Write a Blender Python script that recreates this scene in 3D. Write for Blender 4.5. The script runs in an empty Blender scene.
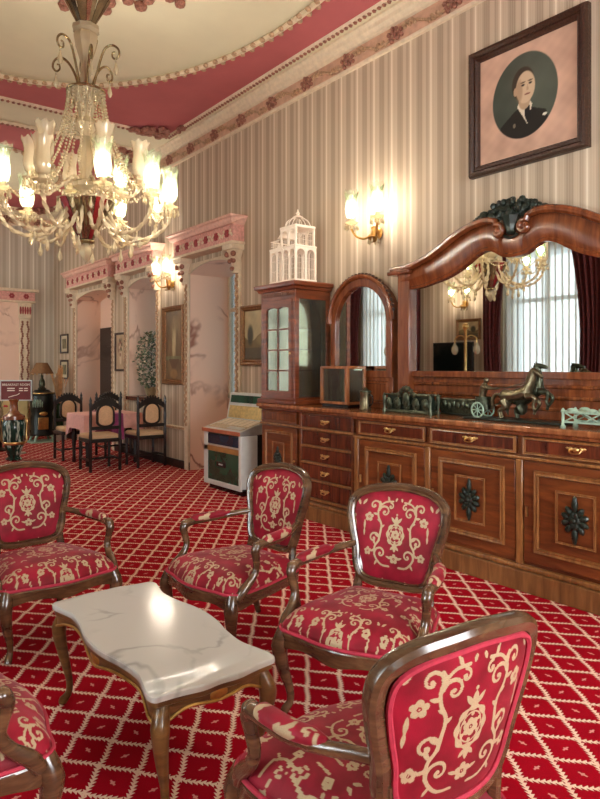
import bpy, bmesh, math, random
import numpy as np
from mathutils import Vector, Matrix
random.seed(7)
R = math.radians
PI = math.pi
SC = bpy.context.scene
COL = SC.collection

# ------------------------------------------------------------------ camera
CAM_H = 1.4
cam_d = bpy.data.cameras.new('camera')
cam = bpy.data.objects.new('camera', cam_d)
COL.objects.link(cam)
THETA = math.atan2(500, 650)               # camera axis against the long wall
cam.location = (0, 0, CAM_H)
cam.rotation_euler = (PI / 2, 0, -THETA)
cam_d.sensor_fit = 'VERTICAL'
cam_d.sensor_height = 36.0
cam_d.lens = 650 / 799 * 36.0
cam_d.shift_y = -33.5 / 799
cam_d.clip_start = 0.05
SC.camera = cam

# ------------------------------------------------------------------ view, world, daylight
SC.view_settings.view_transform = 'Standard'
SC.view_settings.look = 'None'
SC.view_settings.gamma = 1.0
SC.view_settings.use_curve_mapping = False
SC.view_settings.exposure = 0.7
SC.cycles.max_bounces = 8
SC.cycles.diffuse_bounces = 5
SC.cycles.glossy_bounces = 5
SC.cycles.transparent_max_bounces = 16
SC.cycles.sample_clamp_indirect = 4.0
SC.cycles.caustics_reflective = False
SC.cycles.caustics_refractive = False
SC.cycles.use_denoising = True

world = bpy.data.worlds.new('world')
SC.world = world
world.use_nodes = True
world.node_tree.nodes['Background'].inputs[0].default_value = (0.75, 0.88, 1.0, 1)
world.node_tree.nodes['Background'].inputs[1].default_value = 1.0

def area_light(name, loc, rot, sx, sy, power, color):
    d = bpy.data.lights.new(name, 'AREA')
    d.shape = 'RECTANGLE'; d.size = sx; d.size_y = sy; d.energy = power; d.color = color
    o = bpy.data.objects.new(name, d); COL.objects.link(o)
    o.location = loc; o.rotation_euler = rot
    return o

WX, LX, FY, NY, CZ = 4.15, -0.9, 13.7, -3.2, 4.5     # right wall, left wall, far wall, near wall, ceiling
WIN_L = [(-1.6, 1.3), (1.9, 1.3), (5.6, 1.3), (8.95, 1.3), (11.6, 1.3)]   # left wall windows: centre y, width; first two are unseen, added for light
WIN_P = [300, 300, 24, 36, 220]                # fill strength per window: raised beside the camera and far end, low where mirrored
for (wy_, ww), wp in zip(WIN_L, WIN_P):        # daylight outside each window, shining in
    area_light('window_daylight', (LX - 0.42, wy_, 1.95), (0, -PI / 2, 0), 2.4, ww, wp, (0.95, 0.97, 1.0))
area_light('window_daylight', (1.6, NY - 0.42, 2.0), (PI / 2, 0, 0), 2.6, 2.4, 330, (0.96, 0.97, 1.0))  # fill light through the added window behind the camera

# ------------------------------------------------------------------ colours and node helper
def lin(r, g, b):
    f = lambda c: (c / 255 / 12.92) if c / 255 <= 0.04045 else ((c / 255 + 0.055) / 1.055) ** 2.4
    return (f(r), f(g), f(b), 1.0)

class V:                                       # a node socket with arithmetic
    def __init__(s, nt, sock): s.nt, s.s = nt, sock
    def _m(s, op, *a):
        n = s.nt.nodes.new('ShaderNodeMath'); n.operation = op
        for i, x in enumerate((s,) + a):
            if isinstance(x, V): s.nt.links.new(x.s, n.inputs[i])
            else: n.inputs[i].default_value = x
        return V(s.nt, n.outputs[0])
    def __add__(s, o): return s._m('ADD', o)
    def __sub__(s, o): return s._m('SUBTRACT', o)
    def __mul__(s, o): return s._m('MULTIPLY', o)
    def __truediv__(s, o): return s._m('DIVIDE', o)
    def fract(s): return s._m('FRACT')
    def abs(s): return s._m('ABSOLUTE')
    def sin(s): return s._m('SINE')
    def lt(s, o): return s._m('LESS_THAN', o)
    def gt(s, o): return s._m('GREATER_THAN', o)
    def max(s, o): return s._m('MAXIMUM', o)
    def min(s, o): return s._m('MINIMUM', o)
    def pow(s, o): return s._m('POWER', o)
    def smooth(s, a, b):
        n = s.nt.nodes.new('ShaderNodeMapRange'); n.interpolation_type = 'SMOOTHSTEP'
        s.nt.links.new(s.s, n.inputs[0]); n.inputs[1].default_value = a; n.inputs[2].default_value = b
        return V(s.nt, n.outputs[0])

class Mat:
    def __init__(s, name, rough=0.5, metal=0.0, color=(0.8, 0.8, 0.8, 1), spec=0.5):
        s.m = bpy.data.materials.new(name); s.m.use_nodes = True
        s.nt = s.m.node_tree; s.p = s.nt.nodes['Principled BSDF']
        s.set('Base Color', color); s.set('Roughness', rough); s.set('Metallic', metal); s.set('Specular IOR Level', spec)
    def set(s, k, v):
        if isinstance(v, V): s.nt.links.new(v.s, s.p.inputs[k])
        else: s.p.inputs[k].default_value = v
        return s
    def new(s, t, **kw):
        n = s.nt.nodes.new(t)
        for k, v in kw.items(): setattr(n, k, v)
        return n
    def pos(s):                                # world position x, y, z
        g = s.new('ShaderNodeNewGeometry'); x = s.new('ShaderNodeSeparateXYZ')
        s.nt.links.new(g.outputs['Position'], x.inputs[0])
        return [V(s.nt, x.outputs[i]) for i in range(3)]
    def obj(s):                                # object coordinates
        g = s.new('ShaderNodeTexCoord'); return g.outputs['Object']
    def noise(s, scale, detail=3, rough=0.5, vec=None, stretch=None, dist=0.0):
        n = s.new('ShaderNodeTexNoise'); n.inputs['Scale'].default_value = scale
        n.inputs['Detail'].default_value = detail; n.inputs['Roughness'].default_value = rough
        n.inputs['Distortion'].default_value = dist
        src = vec if vec is not None else s.obj()
        if stretch:
            mp = s.new('ShaderNodeMapping'); mp.inputs['Scale'].default_value = stretch
            s.nt.links.new(src, mp.inputs[0]); src = mp.outputs[0]
        s.nt.links.new(src, n.inputs['Vector'])
        return V(s.nt, n.outputs['Fac'])
    def ramp(s, fac, stops):
        n = s.new('ShaderNodeValToRGB'); e = n.color_ramp.elements
        while len(e) < len(stops): e.new(0.5)
        for i, (p, c) in enumerate(stops): e[i].position = p; e[i].color = c
        s.nt.links.new(fac.s, n.inputs[0]); return V(s.nt, n.outputs[0])
    def mix(s, fac, a, b):
        n = s.new('ShaderNodeMix', data_type='RGBA')
        for i, x in ((0, fac), (6, a), (7, b)):
            if isinstance(x, V): s.nt.links.new(x.s, n.inputs[i])
            else: n.inputs[i].default_value = x
        return V(s.nt, n.outputs[2])
    def bump(s, h, strength=0.3, dist=0.01):
        n = s.new('ShaderNodeBump'); n.inputs['Strength'].default_value = strength; n.inputs['Distance'].default_value = dist
        s.nt.links.new(h.s, n.inputs['Height']); s.set('Normal', V(s.nt, n.outputs[0])); return s
    def attr(s, name):
        n = s.new('ShaderNodeAttribute', attribute_name=name); return n

def flat(name, rgb, rough=0.5, metal=0.0, spec=0.5, var=0.12, scale=14, bump=0.0):
    m = Mat(name, rough, metal, spec=spec)
    c = lin(*rgb)
    n = m.noise(scale, 4)
    m.set('Base Color', m.ramp(n, [(0.3, tuple(v * (1 - var) for v in c[:3]) + (1,)), (0.7, tuple(min(1, v * (1 + var)) for v in c[:3]) + (1,))]))
    if bump: m.bump(n, bump)
    return m.m

def wood(name, dark, light, rough=0.3, scale=3.0, stretch=(1, 1, 12), coat=0.3):
    m = Mat(name, rough)
    n = m.noise(scale, 6, 0.6, stretch=stretch, dist=0.6)
    m.set('Base Color', m.ramp(n, [(0.28, lin(*dark)), (0.5, lin(*[(a + b) / 2 for a, b in zip(dark, light)])), (0.72, lin(*light))]))
    m.set('Coat Weight', coat); m.set('Coat Roughness', 0.15)
    m.bump(n, 0.05, 0.004)
    return m.m

def emit(name, rgb, strength):
    m = Mat(name, 0.5)
    m.set('Base Color', lin(*rgb)); m.set('Emission Color', lin(*rgb)); m.set('Emission Strength', strength)
    return m.m

def glassy(name, rgb, clear=0.5, rough=0.12, trans=0.4, through=None):
    """thin blown glass: part clear, part translucent, with a gloss"""
    m = bpy.data.materials.new(name); m.use_nodes = True; nt = m.node_tree
    nt.nodes.clear(); L = nt.links
    out = nt.nodes.new('ShaderNodeOutputMaterial')
    tr = nt.nodes.new('ShaderNodeBsdfTransparent'); tr.inputs[0].default_value = lin(*(through or [min(255, c + 15) for c in rgb]))
    tl = nt.nodes.new('ShaderNodeBsdfTranslucent'); tl.inputs[0].default_value = lin(*rgb)
    df = nt.nodes.new('ShaderNodeBsdfDiffuse'); df.inputs[0].default_value = lin(*rgb)
    gl = nt.nodes.new('ShaderNodeBsdfGlossy'); gl.inputs[0].default_value = lin(*rgb); gl.inputs[1].default_value = rough
    m1 = nt.nodes.new('ShaderNodeMixShader'); m1.inputs[0].default_value = trans
    L.new(df.outputs[0], m1.inputs[1]); L.new(tl.outputs[0], m1.inputs[2])
    m2 = nt.nodes.new('ShaderNodeMixShader'); m2.inputs[0].default_value = clear
    L.new(m1.outputs[0], m2.inputs[1]); L.new(tr.outputs[0], m2.inputs[2])
    fr = nt.nodes.new('ShaderNodeFresnel'); fr.inputs[0].default_value = 1.6
    mx = nt.nodes.new('ShaderNodeMath'); mx.operation = 'MULTIPLY_ADD'; mx.inputs[1].default_value = 0.8; mx.inputs[2].default_value = 0.08
    L.new(fr.outputs[0], mx.inputs[0])
    m3 = nt.nodes.new('ShaderNodeMixShader'); L.new(mx.outputs[0], m3.inputs[0])
    L.new(m2.outputs[0], m3.inputs[1]); L.new(gl.outputs[0], m3.inputs[2])
    L.new(m3.outputs[0], out.inputs[0])
    return m

# ------------------------------------------------------------------ materials
M = {}
def make_carpet():
    m = Mat('carpet', 0.95, spec=0.1)
    x, y, z = m.pos()
    DX, DY = 0.185, 0.235
    g = math.hypot(1 / DX, 1 / DY)
    seg = 0.5 * math.hypot(DX, DY)
    u = x / DX + y / DY; v = x / DX - y / DY
    def vine(a, b):
        d = ((a + 0.5).fract() - 0.5) / g               # signed metres from the line
        wob = (b * (2 * PI)).sin() * 0.003
        ad = (d + wob).abs()
        leaf = ((b * (seg / 0.019) - ad * 46.0 + d.gt(0.0) * 0.5).fract() - 0.5).abs()      # 0..0.5
        w = (leaf * -1.0 + 0.5) * 0.026 + 0.0016
        return ad.lt(w)
    vines = vine(u, v).max(vine(v, u + 0.37))
    # a small sprig in the middle of each lozenge
    cu = ((u.fract() - 0.5) * 1.0); cv = (v.fract() - 0.5)
    px = (cu + cv) * (DX / 2); py = (cu - cv) * (DY / 2)
    chk = ((u._m('FLOOR') + v._m('FLOOR')) * 0.5).fract().gt(0.25)
    a = px.abs(); b = py.abs()
    hz = a.lt(0.016)._m('MULTIPLY', b.lt(0.0035)); vt = b.lt(0.017)._m('MULTIPLY', a.lt(0.0035))
    core = a._m('ADD', b).lt(0.010)
    sprig = core.max(hz._m('MULTIPLY', chk)).max(vt._m('MULTIPLY', chk._m('MULTIPLY_ADD', -1.0, 1.0)))
    nz = m.noise(2.2, 3); fine = m.noise(260, 2)
    red = m.mix(nz, lin(148, 2, 22), lin(188, 6, 38))
    red = m.mix(fine.smooth(0.35, 0.7), red, lin(156, 3, 24))
    cream = m.mix(fine, lin(240, 198, 172), lin(254, 230, 208))
    c = m.mix(sprig, red, lin(226, 150, 140))
    c = m.mix(vines, c, cream)
    m.set('Base Color', c)
    m.bump(fine + vines * 0.8, 0.35, 0.004)
    return m.m
M['carpet'] = make_carpet()

def make_wallpaper(name, dark, mid, light, line):
    m = Mat(name, 0.75, spec=0.25)
    x, y, z = m.pos()
    s = x + y
    P = 0.225
    f = (s / P).fract()
    # broad soft bands with fine threads
    fine = ((s / 0.0187).fract() - 0.5).abs()
    band = m.ramp(f, [(0.0, lin(*dark)), (0.16, lin(*dark)), (0.24, lin(*mid)), (0.42, lin(*mid)), (0.46, lin(*light)), (0.54, lin(*light)),
                      (0.58, lin(*mid)), (0.70, lin(*dark)), (0.76, lin(*mid)), (0.90, lin(*mid)), (0.94, lin(*dark))])
    band.s.node.color_ramp.interpolation = 'LINEAR'
    thin = ((f - 0.5).abs()).lt(0.022)
    c = m.mix(fine.smooth(0.15, 0.45) * 0.28, band, lin(*light))
    c = m.mix(thin * 0.8, c, lin(*line))
    n = m.noise(1.3, 4, vec=m.new('ShaderNodeNewGeometry').outputs['Position'], stretch=(1, 1, 0.35))
    c = m.mix(n.smooth(0.42, 0.8) * 0.35, c, lin(*dark))
    m.set('Base Color', c)
    return m.m
M['paper'] = make_wallpaper('striped_wallpaper', (166, 146, 124), (194, 174, 150), (210, 192, 168), (236, 224, 204))
M['paper_far'] = make_wallpaper('striped_wallpaper_silver', (176, 164, 146), (196, 186, 168), (214, 206, 190), (246, 242, 230))

def make_marble(name, base, vein, scale=1.6, rough=0.25, amount=0.8):
    m = Mat(name, rough)
    src = m.new('ShaderNodeNewGeometry').outputs['Position']
    n = m.noise(scale, 4, 0.5, vec=src, stretch=(1, 1, 0.8), dist=0.5)
    v = (n - 0.5).abs()
    n2 = m.noise(scale * 0.6, 3, vec=src)
    c = m.mix(n2, lin(*base), lin(*[min(255, int(k * 0.9 + 26)) for k in base]))
    k = v.smooth(0.0, 0.03) * -1.0 + 1.0
    n3 = m.noise(scale * 1.3, 2, vec=src).smooth(0.38, 0.68)
    c = m.mix(k * n3 * amount, c, lin(*vein))
    m.set('Base Color', c)
    return m.m
M['marble_wall'] = make_marble('pink_marble_paint', (232, 196, 172), (146, 92, 74), 1.25, 0.4, 0.95)
M['marble_top'] = make_marble('grey_white_marble', (194, 192, 184), (126, 124, 120), 2.2, 0.14, 0.55)
M['cream'] = flat('ceiling_cream', (218, 212, 182), 0.8, var=0.03, scale=3)
M['mauve'] = flat('ceiling_mauve', (176, 92, 94), 0.8, var=0.06, scale=3)
M['gilt'] = flat('aged_gilt_plaster', (178, 144, 112), 0.6, var=0.35, scale=40, bump=0.4)
M['gilt_dark'] = flat('worn_gilt_red_plaster', (146, 96, 78), 0.6, var=0.4, scale=60, bump=0.4)
M['plaster'] = flat('painted_plaster_cream', (218, 200, 172), 0.7, var=0.1, scale=20)
M['pink_band'] = flat('pink_painted_frieze', (212, 156, 144), 0.6, var=0.2, scale=35)
M['rosette'] = flat('rosette_deep_red', (150, 52, 56), 0.6, var=0.3, scale=60)
M['dado'] = M['paper']
M['base_dark'] = flat('baseboard_dark_wood', (44, 30, 24), 0.4, var=0.3)
M['walnut'] = wood('sideboard_walnut', (76, 34, 14), (136, 74, 34), 0.28, 2.6, (1, 1, 9))
M['walnut_h'] = wood('sideboard_walnut_crossgrain', (66, 30, 12), (150, 82, 38), 0.26, 2.6, (1, 9, 1))
M['walnut_red'] = wood('polished_red_mahogany', (88, 42, 20), (146, 80, 42), 0.24, 2.4, (1, 9, 1), 0.6)
M['mahog'] = wood('display_cabinet_mahogany', (82, 36, 18), (150, 78, 42), 0.28, 2.6, (1, 1, 9))
M['drawer_dark'] = wood('dark_drawer_wood', (58, 22, 12), (116, 54, 30), 0.24, 3, (1, 9, 1))
M['counter'] = wood('counter_golden_wood', (100, 52, 26), (176, 112, 66), 0.22, 2.2, (1, 8, 1), 0.5)
M['moulding_gold'] = wood('golden_moulding_wood', (100, 60, 28), (164, 112, 62), 0.3, 5, (1, 6, 1))
M['plinth'] = wood('plinth_wood', (96, 60, 30), (150, 104, 60), 0.35, 2.6, (1, 8, 1))
M['chair_wood'] = wood('chair_dark_polished_wood', (52, 33, 20), (112, 80, 52), 0.22, 6, (1, 1, 4), 0.8)
M['table_wood'] = wood('table_gilded_walnut', (72, 48, 22), (136, 98, 52), 0.3, 7, (1, 1, 4), 0.4)
M['brass'] = flat('old_brass', (206, 170, 110), 0.3, 1.0, var=0.2, scale=30)
M['gold'] = flat('gilt_metal', (186, 142, 78), 0.35, 0.8, var=0.25, scale=30)
M['bronze'] = flat('patinated_bronze', (74, 78, 62), 0.34, 0.75, var=0.5, scale=50)
M['bronze_light'] = flat('rubbed_bronze', (112, 102, 78), 0.3, 0.85, var=0.4, scale=40)
M['verdigris'] = flat('pale_verdigris_metal', (160, 186, 164), 0.5, 0.3, var=0.25, scale=40)
M['iron'] = flat('black_cast_iron', (26, 30, 26), 0.35, 0.4, var=0.3, scale=30)
M['green_black'] = flat('dark_green_relief', (28, 38, 30), 0.35, 0.2, var=0.4, scale=60)
M['black'] = flat('black_lacquer', (18, 16, 16), 0.25, var=0.2)
M['ebony'] = flat('ebonised_wood', (30, 24, 20), 0.3, var=0.4, scale=20)
M['beige_fab'] = flat('beige_upholstery', (206, 170, 130), 0.85, var=0.1, scale=60, bump=0.15)
M['white_metal'] = flat('white_painted_wire', (246, 232, 214), 0.5, var=0.04)
M['chrome'] = flat('brushed_chrome', (206, 206, 200), 0.3, 0.7, var=0.1)
M['white_panel'] = flat('white_enamel', (206, 206, 200), 0.35, var=0.06)
M['frame_dark'] = flat('dark_carved_frame', (58, 34, 22), 0.35, var=0.5, scale=70, bump=0.5)
M['frame_gold'] = flat('dull_gold_frame', (128, 86, 46), 0.4, 0.3, var=0.4, scale=50, bump=0.4)
M['mirror'] = Mat('silvered_mirror', 0.015, 1.0, (0.86, 0.88, 0.85, 1)).m
M['crystal'] = glassy('cut_crystal', (244, 232, 204), 0.42, 0.08, 0.5)
M['crystal_arm'] = glassy('twisted_crystal', (240, 226, 196), 0.3, 0.12, 0.5)
M['shade_lit'] = glassy('frosted_glass_shade', (214, 236, 196), 0.80, 0.15, 0.75, (252, 250, 246))
M['shade_clear'] = glassy('etched_glass_shade', (240, 230, 208), 0.5, 0.1, 0.6)
M['pane'] = glassy('window_glass', (240, 246, 246), 0.94, 0.02, 0.5)
M['cab_glass'] = glassy('cabinet_glass', (214, 214, 198), 0.92, 0.02, 0.3)
M['bulb'] = emit('lit_bulb', (255, 250, 220), 9.0)
M['cone_glass'] = flat('mirrored_glass_cone', (150, 136, 110), 0.12, 0.9, var=0.4, scale=12)
M['chand_metal'] = flat('antique_silvered_metal', (150, 132, 98), 0.25, 0.9, var=0.3, scale=40)

# ------------------------------------------------------------------ mesh builder
def cat(pts, n=6, closed=False):
    """Catmull-Rom through points"""
    P = [Vector(p) for p in pts]; N = len(P); out = []
    for i in range(N if closed else N - 1):
        if closed: p0, p1, p2, p3 = P[(i - 1) % N], P[i], P[(i + 1) % N], P[(i + 2) % N]
        else: p0, p1, p2, p3 = P[max(i - 1, 0)], P[i], P[i + 1], P[min(i + 2, N - 1)]
        for k in range(n):
            t = k / n
            out.append(0.5 * ((2 * p1) + (p2 - p0) * t + (2 * p0 - 5 * p1 + 4 * p2 - p3) * t * t + (3 * p1 - p0 - 3 * p2 + p3) * t ** 3))
    if not closed: out.append(P[-1].copy())
    return out

def interp(vals, n):
    k = len(vals)
    return [vals[min(int(i * (k - 1) / (n - 1)), k - 2)] * (1 - (i * (k - 1) / (n - 1) - min(int(i * (k - 1) / (n - 1)), k - 2))) +
            vals[min(int(i * (k - 1) / (n - 1)), k - 2) + 1] * (i * (k - 1) / (n - 1) - min(int(i * (k - 1) / (n - 1)), k - 2)) for i in range(n)]

class MB:
    def __init__(s): s.v = []; s.f = []; s.x = None
    def at(s, m): s.x = m; return s
    def add(s, vs, fs):
        b = len(s.v)
        s.v += [tuple(s.x @ Vector(p)) if s.x else tuple(p) for p in vs]
        s.f += [tuple(i + b for i in f) for f in fs]
        return s
    def box(s, x0, x1, y0, y1, z0, z1):
        return s.add([(x0, y0, z0), (x1, y0, z0), (x1, y1, z0), (x0, y1, z0), (x0, y0, z1), (x1, y0, z1), (x1, y1, z1), (x0, y1, z1)],
                     [(0, 3, 2, 1), (4, 5, 6, 7), (0, 1, 5, 4), (1, 2, 6, 5), (2, 3, 7, 6), (3, 0, 4, 7)])
    def lathe(s, prof, n=16, c=(0, 0, 0), flute=0.0, nf=0, arc=None):
        vs = []; fs = []; m = len(prof)
        for j in range(n):
            a = 2 * PI * j / n; k = 1 + (flute * math.cos(nf * a) if nf else 0)
            for r, z in prof: vs.append((c[0] + r * k * math.cos(a), c[1] + r * k * math.sin(a), c[2] + z))
        for j in range(n):
            q = (j + 1) % n
            for i in range(m - 1): fs.append((j * m + i, q * m + i, q * m + i + 1, j * m + i + 1))
        if prof[0][0] > 1e-5: fs.append(tuple(j * m for j in range(n))[::-1])
        if prof[-1][0] > 1e-5: fs.append(tuple(j * m + m - 1 for j in range(n)))
        return s.add(vs, fs)
    def ball(s, c, r, n=8, sq=(1, 1, 1)):
        m = max(4, n // 2 + 1)
        prof = [(math.sin(PI * i / m), -math.cos(PI * i / m)) for i in range(m + 1)]
        vs = []; fs = []
        for i, (q, z) in enumerate(prof):
            if i in (0, m): vs.append((c[0], c[1], c[2] + z * r * sq[2]))
            else:
                for j in range(n): vs.append((c[0] + q * r * sq[0] * math.cos(2 * PI * j / n), c[1] + q * r * sq[1] * math.sin(2 * PI * j / n), c[2] + z * r * sq[2]))
        idx = lambda i, j: 0 if i == 0 else (1 + (m - 1) * n if i == m else 1 + (i - 1) * n + j % n)
        for i in range(m):
            for j in range(n):
                a, b, cc, d = idx(i, j), idx(i, j + 1), idx(i + 1, j + 1), idx(i + 1, j)
                f = []
                for k in (a, b, cc, d):
                    if k not in f: f.append(k)
                fs.append(tuple(f))
        return s.add(vs, fs)
    def sweep(s, path, rad, n=8, prof=None, closed=False, up=(0, 0, 1), twist=0.0, flat_up=False):
        P = [Vector(p) for p in path]; N = len(P)
        if not hasattr(rad, '__len__'): rad = [rad] * N
        elif len(rad) != N: rad = interp(list(rad), N)
        prof = prof or [(math.cos(2 * PI * k / n), math.sin(2 * PI * k / n)) for k in range(n)]
        n = len(prof); vs = []; fs = []; nb = None
        for i in range(N):
            a = P[(i + 1) % N] if (closed or i < N - 1) else P[i]; b = P[i - 1] if (closed or i > 0) else P[i]
            t = (a - b).normalized() if (a - b).length > 1e-9 else Vector((0, 0, 1))
            if nb is None or flat_up:
                u = Vector(up)
                if abs(t.dot(u)) > 0.98: u = Vector((1, 0, 0)) if abs(t.x) < 0.9 else Vector((0, 1, 0))
                nb = (u - t * u.dot(t)).normalized()
            else: nb = (nb - t * nb.dot(t)).normalized()
            sd = t.cross(nb)
            ang = twist * i
            ca, sa = math.cos(ang), math.sin(ang)
            for (p, q) in prof:
                pp, qq = p * ca - q * sa, p * sa + q * ca
                vs.append(P[i] + (sd * pp + nb * qq) * rad[i])
        for i in range(N if closed else N - 1):
            j = (i + 1) % N
            for k in range(n): fs.append((i * n + k, i * n + (k + 1) % n, j * n + (k + 1) % n, j * n + k))
        if not closed:
            fs.append(tuple(range(n))[::-1]); fs.append(tuple((N - 1) * n + k for k in range(n)))
        return s.add(vs, fs)
    def prism(s, poly, h0, h1, axis='z'):
        n = len(poly)
        T = {'z': lambda p, h: (p[0], p[1], h), 'x': lambda p, h: (h, p[0], p[1]), 'y': lambda p, h: (p[0], h, p[1])}[axis]
        vs = [T(p, h0) for p in poly] + [T(p, h1) for p in poly]
        fs = [tuple(range(n))[::-1], tuple(range(n, 2 * n))] + [(i, (i + 1) % n, n + (i + 1) % n, n + i) for i in range(n)]
        return s.add(vs, fs)
    def ring_prism(s, outer, inner, h0, h1, axis='z'):
        n = len(outer)
        T = {'z': lambda p, h: (p[0], p[1], h), 'x': lambda p, h: (h, p[0], p[1]), 'y': lambda p, h: (p[0], h, p[1])}[axis]
        vs = [T(p, h0) for p in outer] + [T(p, h0) for p in inner] + [T(p, h1) for p in outer] + [T(p, h1) for p in inner]
        fs = []
        for i in range(n):
            j = (i + 1) % n
            fs += [(i, j, n + j, n + i), (2 * n + i, 3 * n + i, 3 * n + j, 2 * n + j), (i, 2 * n + i, 2 * n + j, j), (n + i, n + j, 3 * n + j, 3 * n + i)]
        return s.add(vs, fs)
    def loft(s, rings, cap=True):
        n = len(rings[0]); vs = [p for r in rings for p in r]; fs = []
        for i in range(len(rings) - 1):
            for k in range(n): fs.append((i * n + k, i * n + (k + 1) % n, (i + 1) * n + (k + 1) % n, (i + 1) * n + k))
        if cap: fs += [tuple(range(n))[::-1], tuple((len(rings) - 1) * n + k for k in range(n))]
        return s.add(vs, fs)
    def mesh(s, name, mat, smooth=True, fix=True):
        me = bpy.data.meshes.new(name); me.from_pydata(s.v, [], s.f); me.update()
        if fix:
            bm = bmesh.new(); bm.from_mesh(me); bmesh.ops.recalc_face_normals(bm, faces=bm.faces); bm.to_mesh(me); bm.free()
        if mat: me.materials.append(mat if not isinstance(mat, str) else M[mat])
        if smooth:
            me.polygons.foreach_set('use_smooth', [True] * len(me.polygons))
            me.set_sharp_from_angle(angle=R(38)) if hasattr(me, 'set_sharp_from_angle') else None
        return me
    def build(s, name, mat, parent=None, smooth=True, bevel=0.0, kind=None, label=None):
        o = bpy.data.objects.new(name, s.mesh(name, mat, smooth)); COL.objects.link(o)
        if parent: o.parent = parent
        if bevel:
            b = o.modifiers.new('bevel', 'BEVEL'); b.width = bevel; b.segments = 2; b.limit_method = 'ANGLE'; b.angle_limit = R(40)
        if kind: o['kind'] = kind
        if label: o['label'] = label
        return o

def tag(o, label=None, category=None, group=None, kind=None):
    if label: o['label'] = label
    if category: o['category'] = category
    if group: o['group'] = group
    if kind: o['kind'] = kind
    return o

def thing(name, label, category, loc=(0, 0, 0), rz=0.0, group=None, kind=None):
    o = bpy.data.objects.new(name, None); COL.objects.link(o); o.empty_display_size = 0.1
    o.location = loc; o.rotation_euler = (0, 0, rz)
    return tag(o, label, category, group, kind)

def copy_tree(o, parent=None):
    c = o.copy(); COL.objects.link(c); c.parent = parent
    for ch in list(o.children): copy_tree(ch, c)
    return c

def place(o, loc, rz=0.0, scale=1.0):
    o.location = loc; o.rotation_euler = (0, 0, rz); o.scale = (scale,) * 3; return o

def dup(o, parent, loc=None, rz=None):
    """a copied part under the same thing, sharing its mesh"""
    c = o.copy(); COL.objects.link(c); c.parent = parent
    if loc is not None: c.location = loc
    if rz is not None: c.rotation_euler = (0, 0, rz)
    return c

def paint(name, w, h, func, parent, mat_rough=0.4, nx=90, ny=90, label=None):
    """a flat picture: a fine grid in the local x (width) / z (height) plane coloured point by point"""
    xs, zs = np.meshgrid(np.linspace(-0.5, 0.5, nx), np.linspace(-0.5, 0.5, ny))
    col = func(xs * 1.0, zs * 1.0)                      # (ny, nx, 3) sRGB 0-255
    me = bpy.data.meshes.new(name)
    vs = np.stack([xs.ravel() * w, np.zeros(nx * ny), zs.ravel() * h], 1)
    fs = [(j * nx + i, j * nx + i + 1, (j + 1) * nx + i + 1, (j + 1) * nx + i) for j in range(ny - 1) for i in range(nx - 1)]
    me.from_pydata(vs.tolist(), [], fs)
    c = np.clip(col.reshape(-1, 3) / 255.0, 0, 1)
    c = np.where(c <= 0.04045, c / 12.92, ((c + 0.055) / 1.055) ** 2.4)
    a = me.attributes.new('paint', 'FLOAT_COLOR', 'POINT')
    a.data.foreach_set('color', np.concatenate([c, np.ones((len(c), 1))], 1).astype(np.float32).ravel())
    if 'painted_picture' not in M:
        m = Mat('painted_picture', mat_rough)
        m.set('Base Color', V(m.nt, m.attr('paint').outputs['Color'])); m.set('Specular IOR Level', 0.3)
        M['painted_picture'] = m.m
    me.materials.append(M['painted_picture'])
    o = bpy.data.objects.new(name, me); COL.objects.link(o); o.parent = parent
    if label: o['label'] = label
    return o

# ================================================================== the room
def cell_wall(name, ycuts, zcuts, hole, to3, mat, thick, label):
    """one connected wall sheet with openings, given thickness away from the room"""
    bm = bmesh.new(); vid = {}
    def vert(i, j):
        if (i, j) not in vid: vid[(i, j)] = bm.verts.new(to3(ycuts[i], zcuts[j]))
        return vid[(i, j)]
    for i in range(len(ycuts) - 1):
        for j in range(len(zcuts) - 1):
            yc, zc = (ycuts[i] + ycuts[i + 1]) / 2, (zcuts[j] + zcuts[j + 1]) / 2
            if hole(yc, zc): continue
            bm.faces.new((vert(i, j), vert(i + 1, j), vert(i + 1, j + 1), vert(i, j + 1)))
    me = bpy.data.meshes.new(name); bm.to_mesh(me); bm.free()
    me.materials.append(M[mat])
    o = bpy.data.objects.new(name, me); COL.objects.link(o)
    s = o.modifiers.new('solid', 'SOLIDIFY'); s.thickness = thick; s.offset = -1 if thick > 0 else 1; s.thickness = abs(thick)
    return tag(o, label, 'wall', kind='structure')

OPEN = [('window', 6.63, 7.82, 0.0, 2.75, 0.62), ('window', 8.80, 9.86, 0.92, 2.75, 0.62), ('door', 10.50, 12.30, 0.0, 2.75, 0.45)]
def hole_r(y, z): return any(a < y < b and c < z < d for _, a, b, c, d, _ in OPEN)
cell_wall('wall_right', sorted({NY, FY} | {v for o in OPEN for v in o[1:3]}), [0, 0.92, 2.75, CZ], hole_r,
          lambda y, z: (WX, y, z), 'paper', -0.10, 'long wall with taupe and cream striped wallpaper behind the sideboard')
WZ0, WZ1 = 0.55, 3.25
def hole_l(y, z): return any(abs(y - c) < w / 2 and WZ0 < z < WZ1 for c, w in WIN_L)
cell_wall('wall_left', sorted({NY, FY} | {c + s * w / 2 for c, w in WIN_L for s in (-1, 1)}), [0, WZ0, WZ1, CZ], hole_l,
          lambda y, z: (LX, y, z), 'paper', 0.18, 'striped wall with curtained windows facing the sideboard')
o = MB().box(LX, WX, FY, FY + 0.12, 0, CZ).build('wall_far', 'paper_far', smooth=False)
tag(o, 'end wall with silvery cream striped wallpaper behind the stove', 'wall', kind='structure')
cell_wall('wall_near', [LX, 0.4, 2.8, WX], [0, 0.7, 3.3, CZ], lambda x, z: 0.4 < x < 2.8 and 0.7 < z < 3.3, lambda x, z: (x, NY, z), 'paper', -0.12, 'striped end wall with an added wide window opposite the stove')
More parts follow.
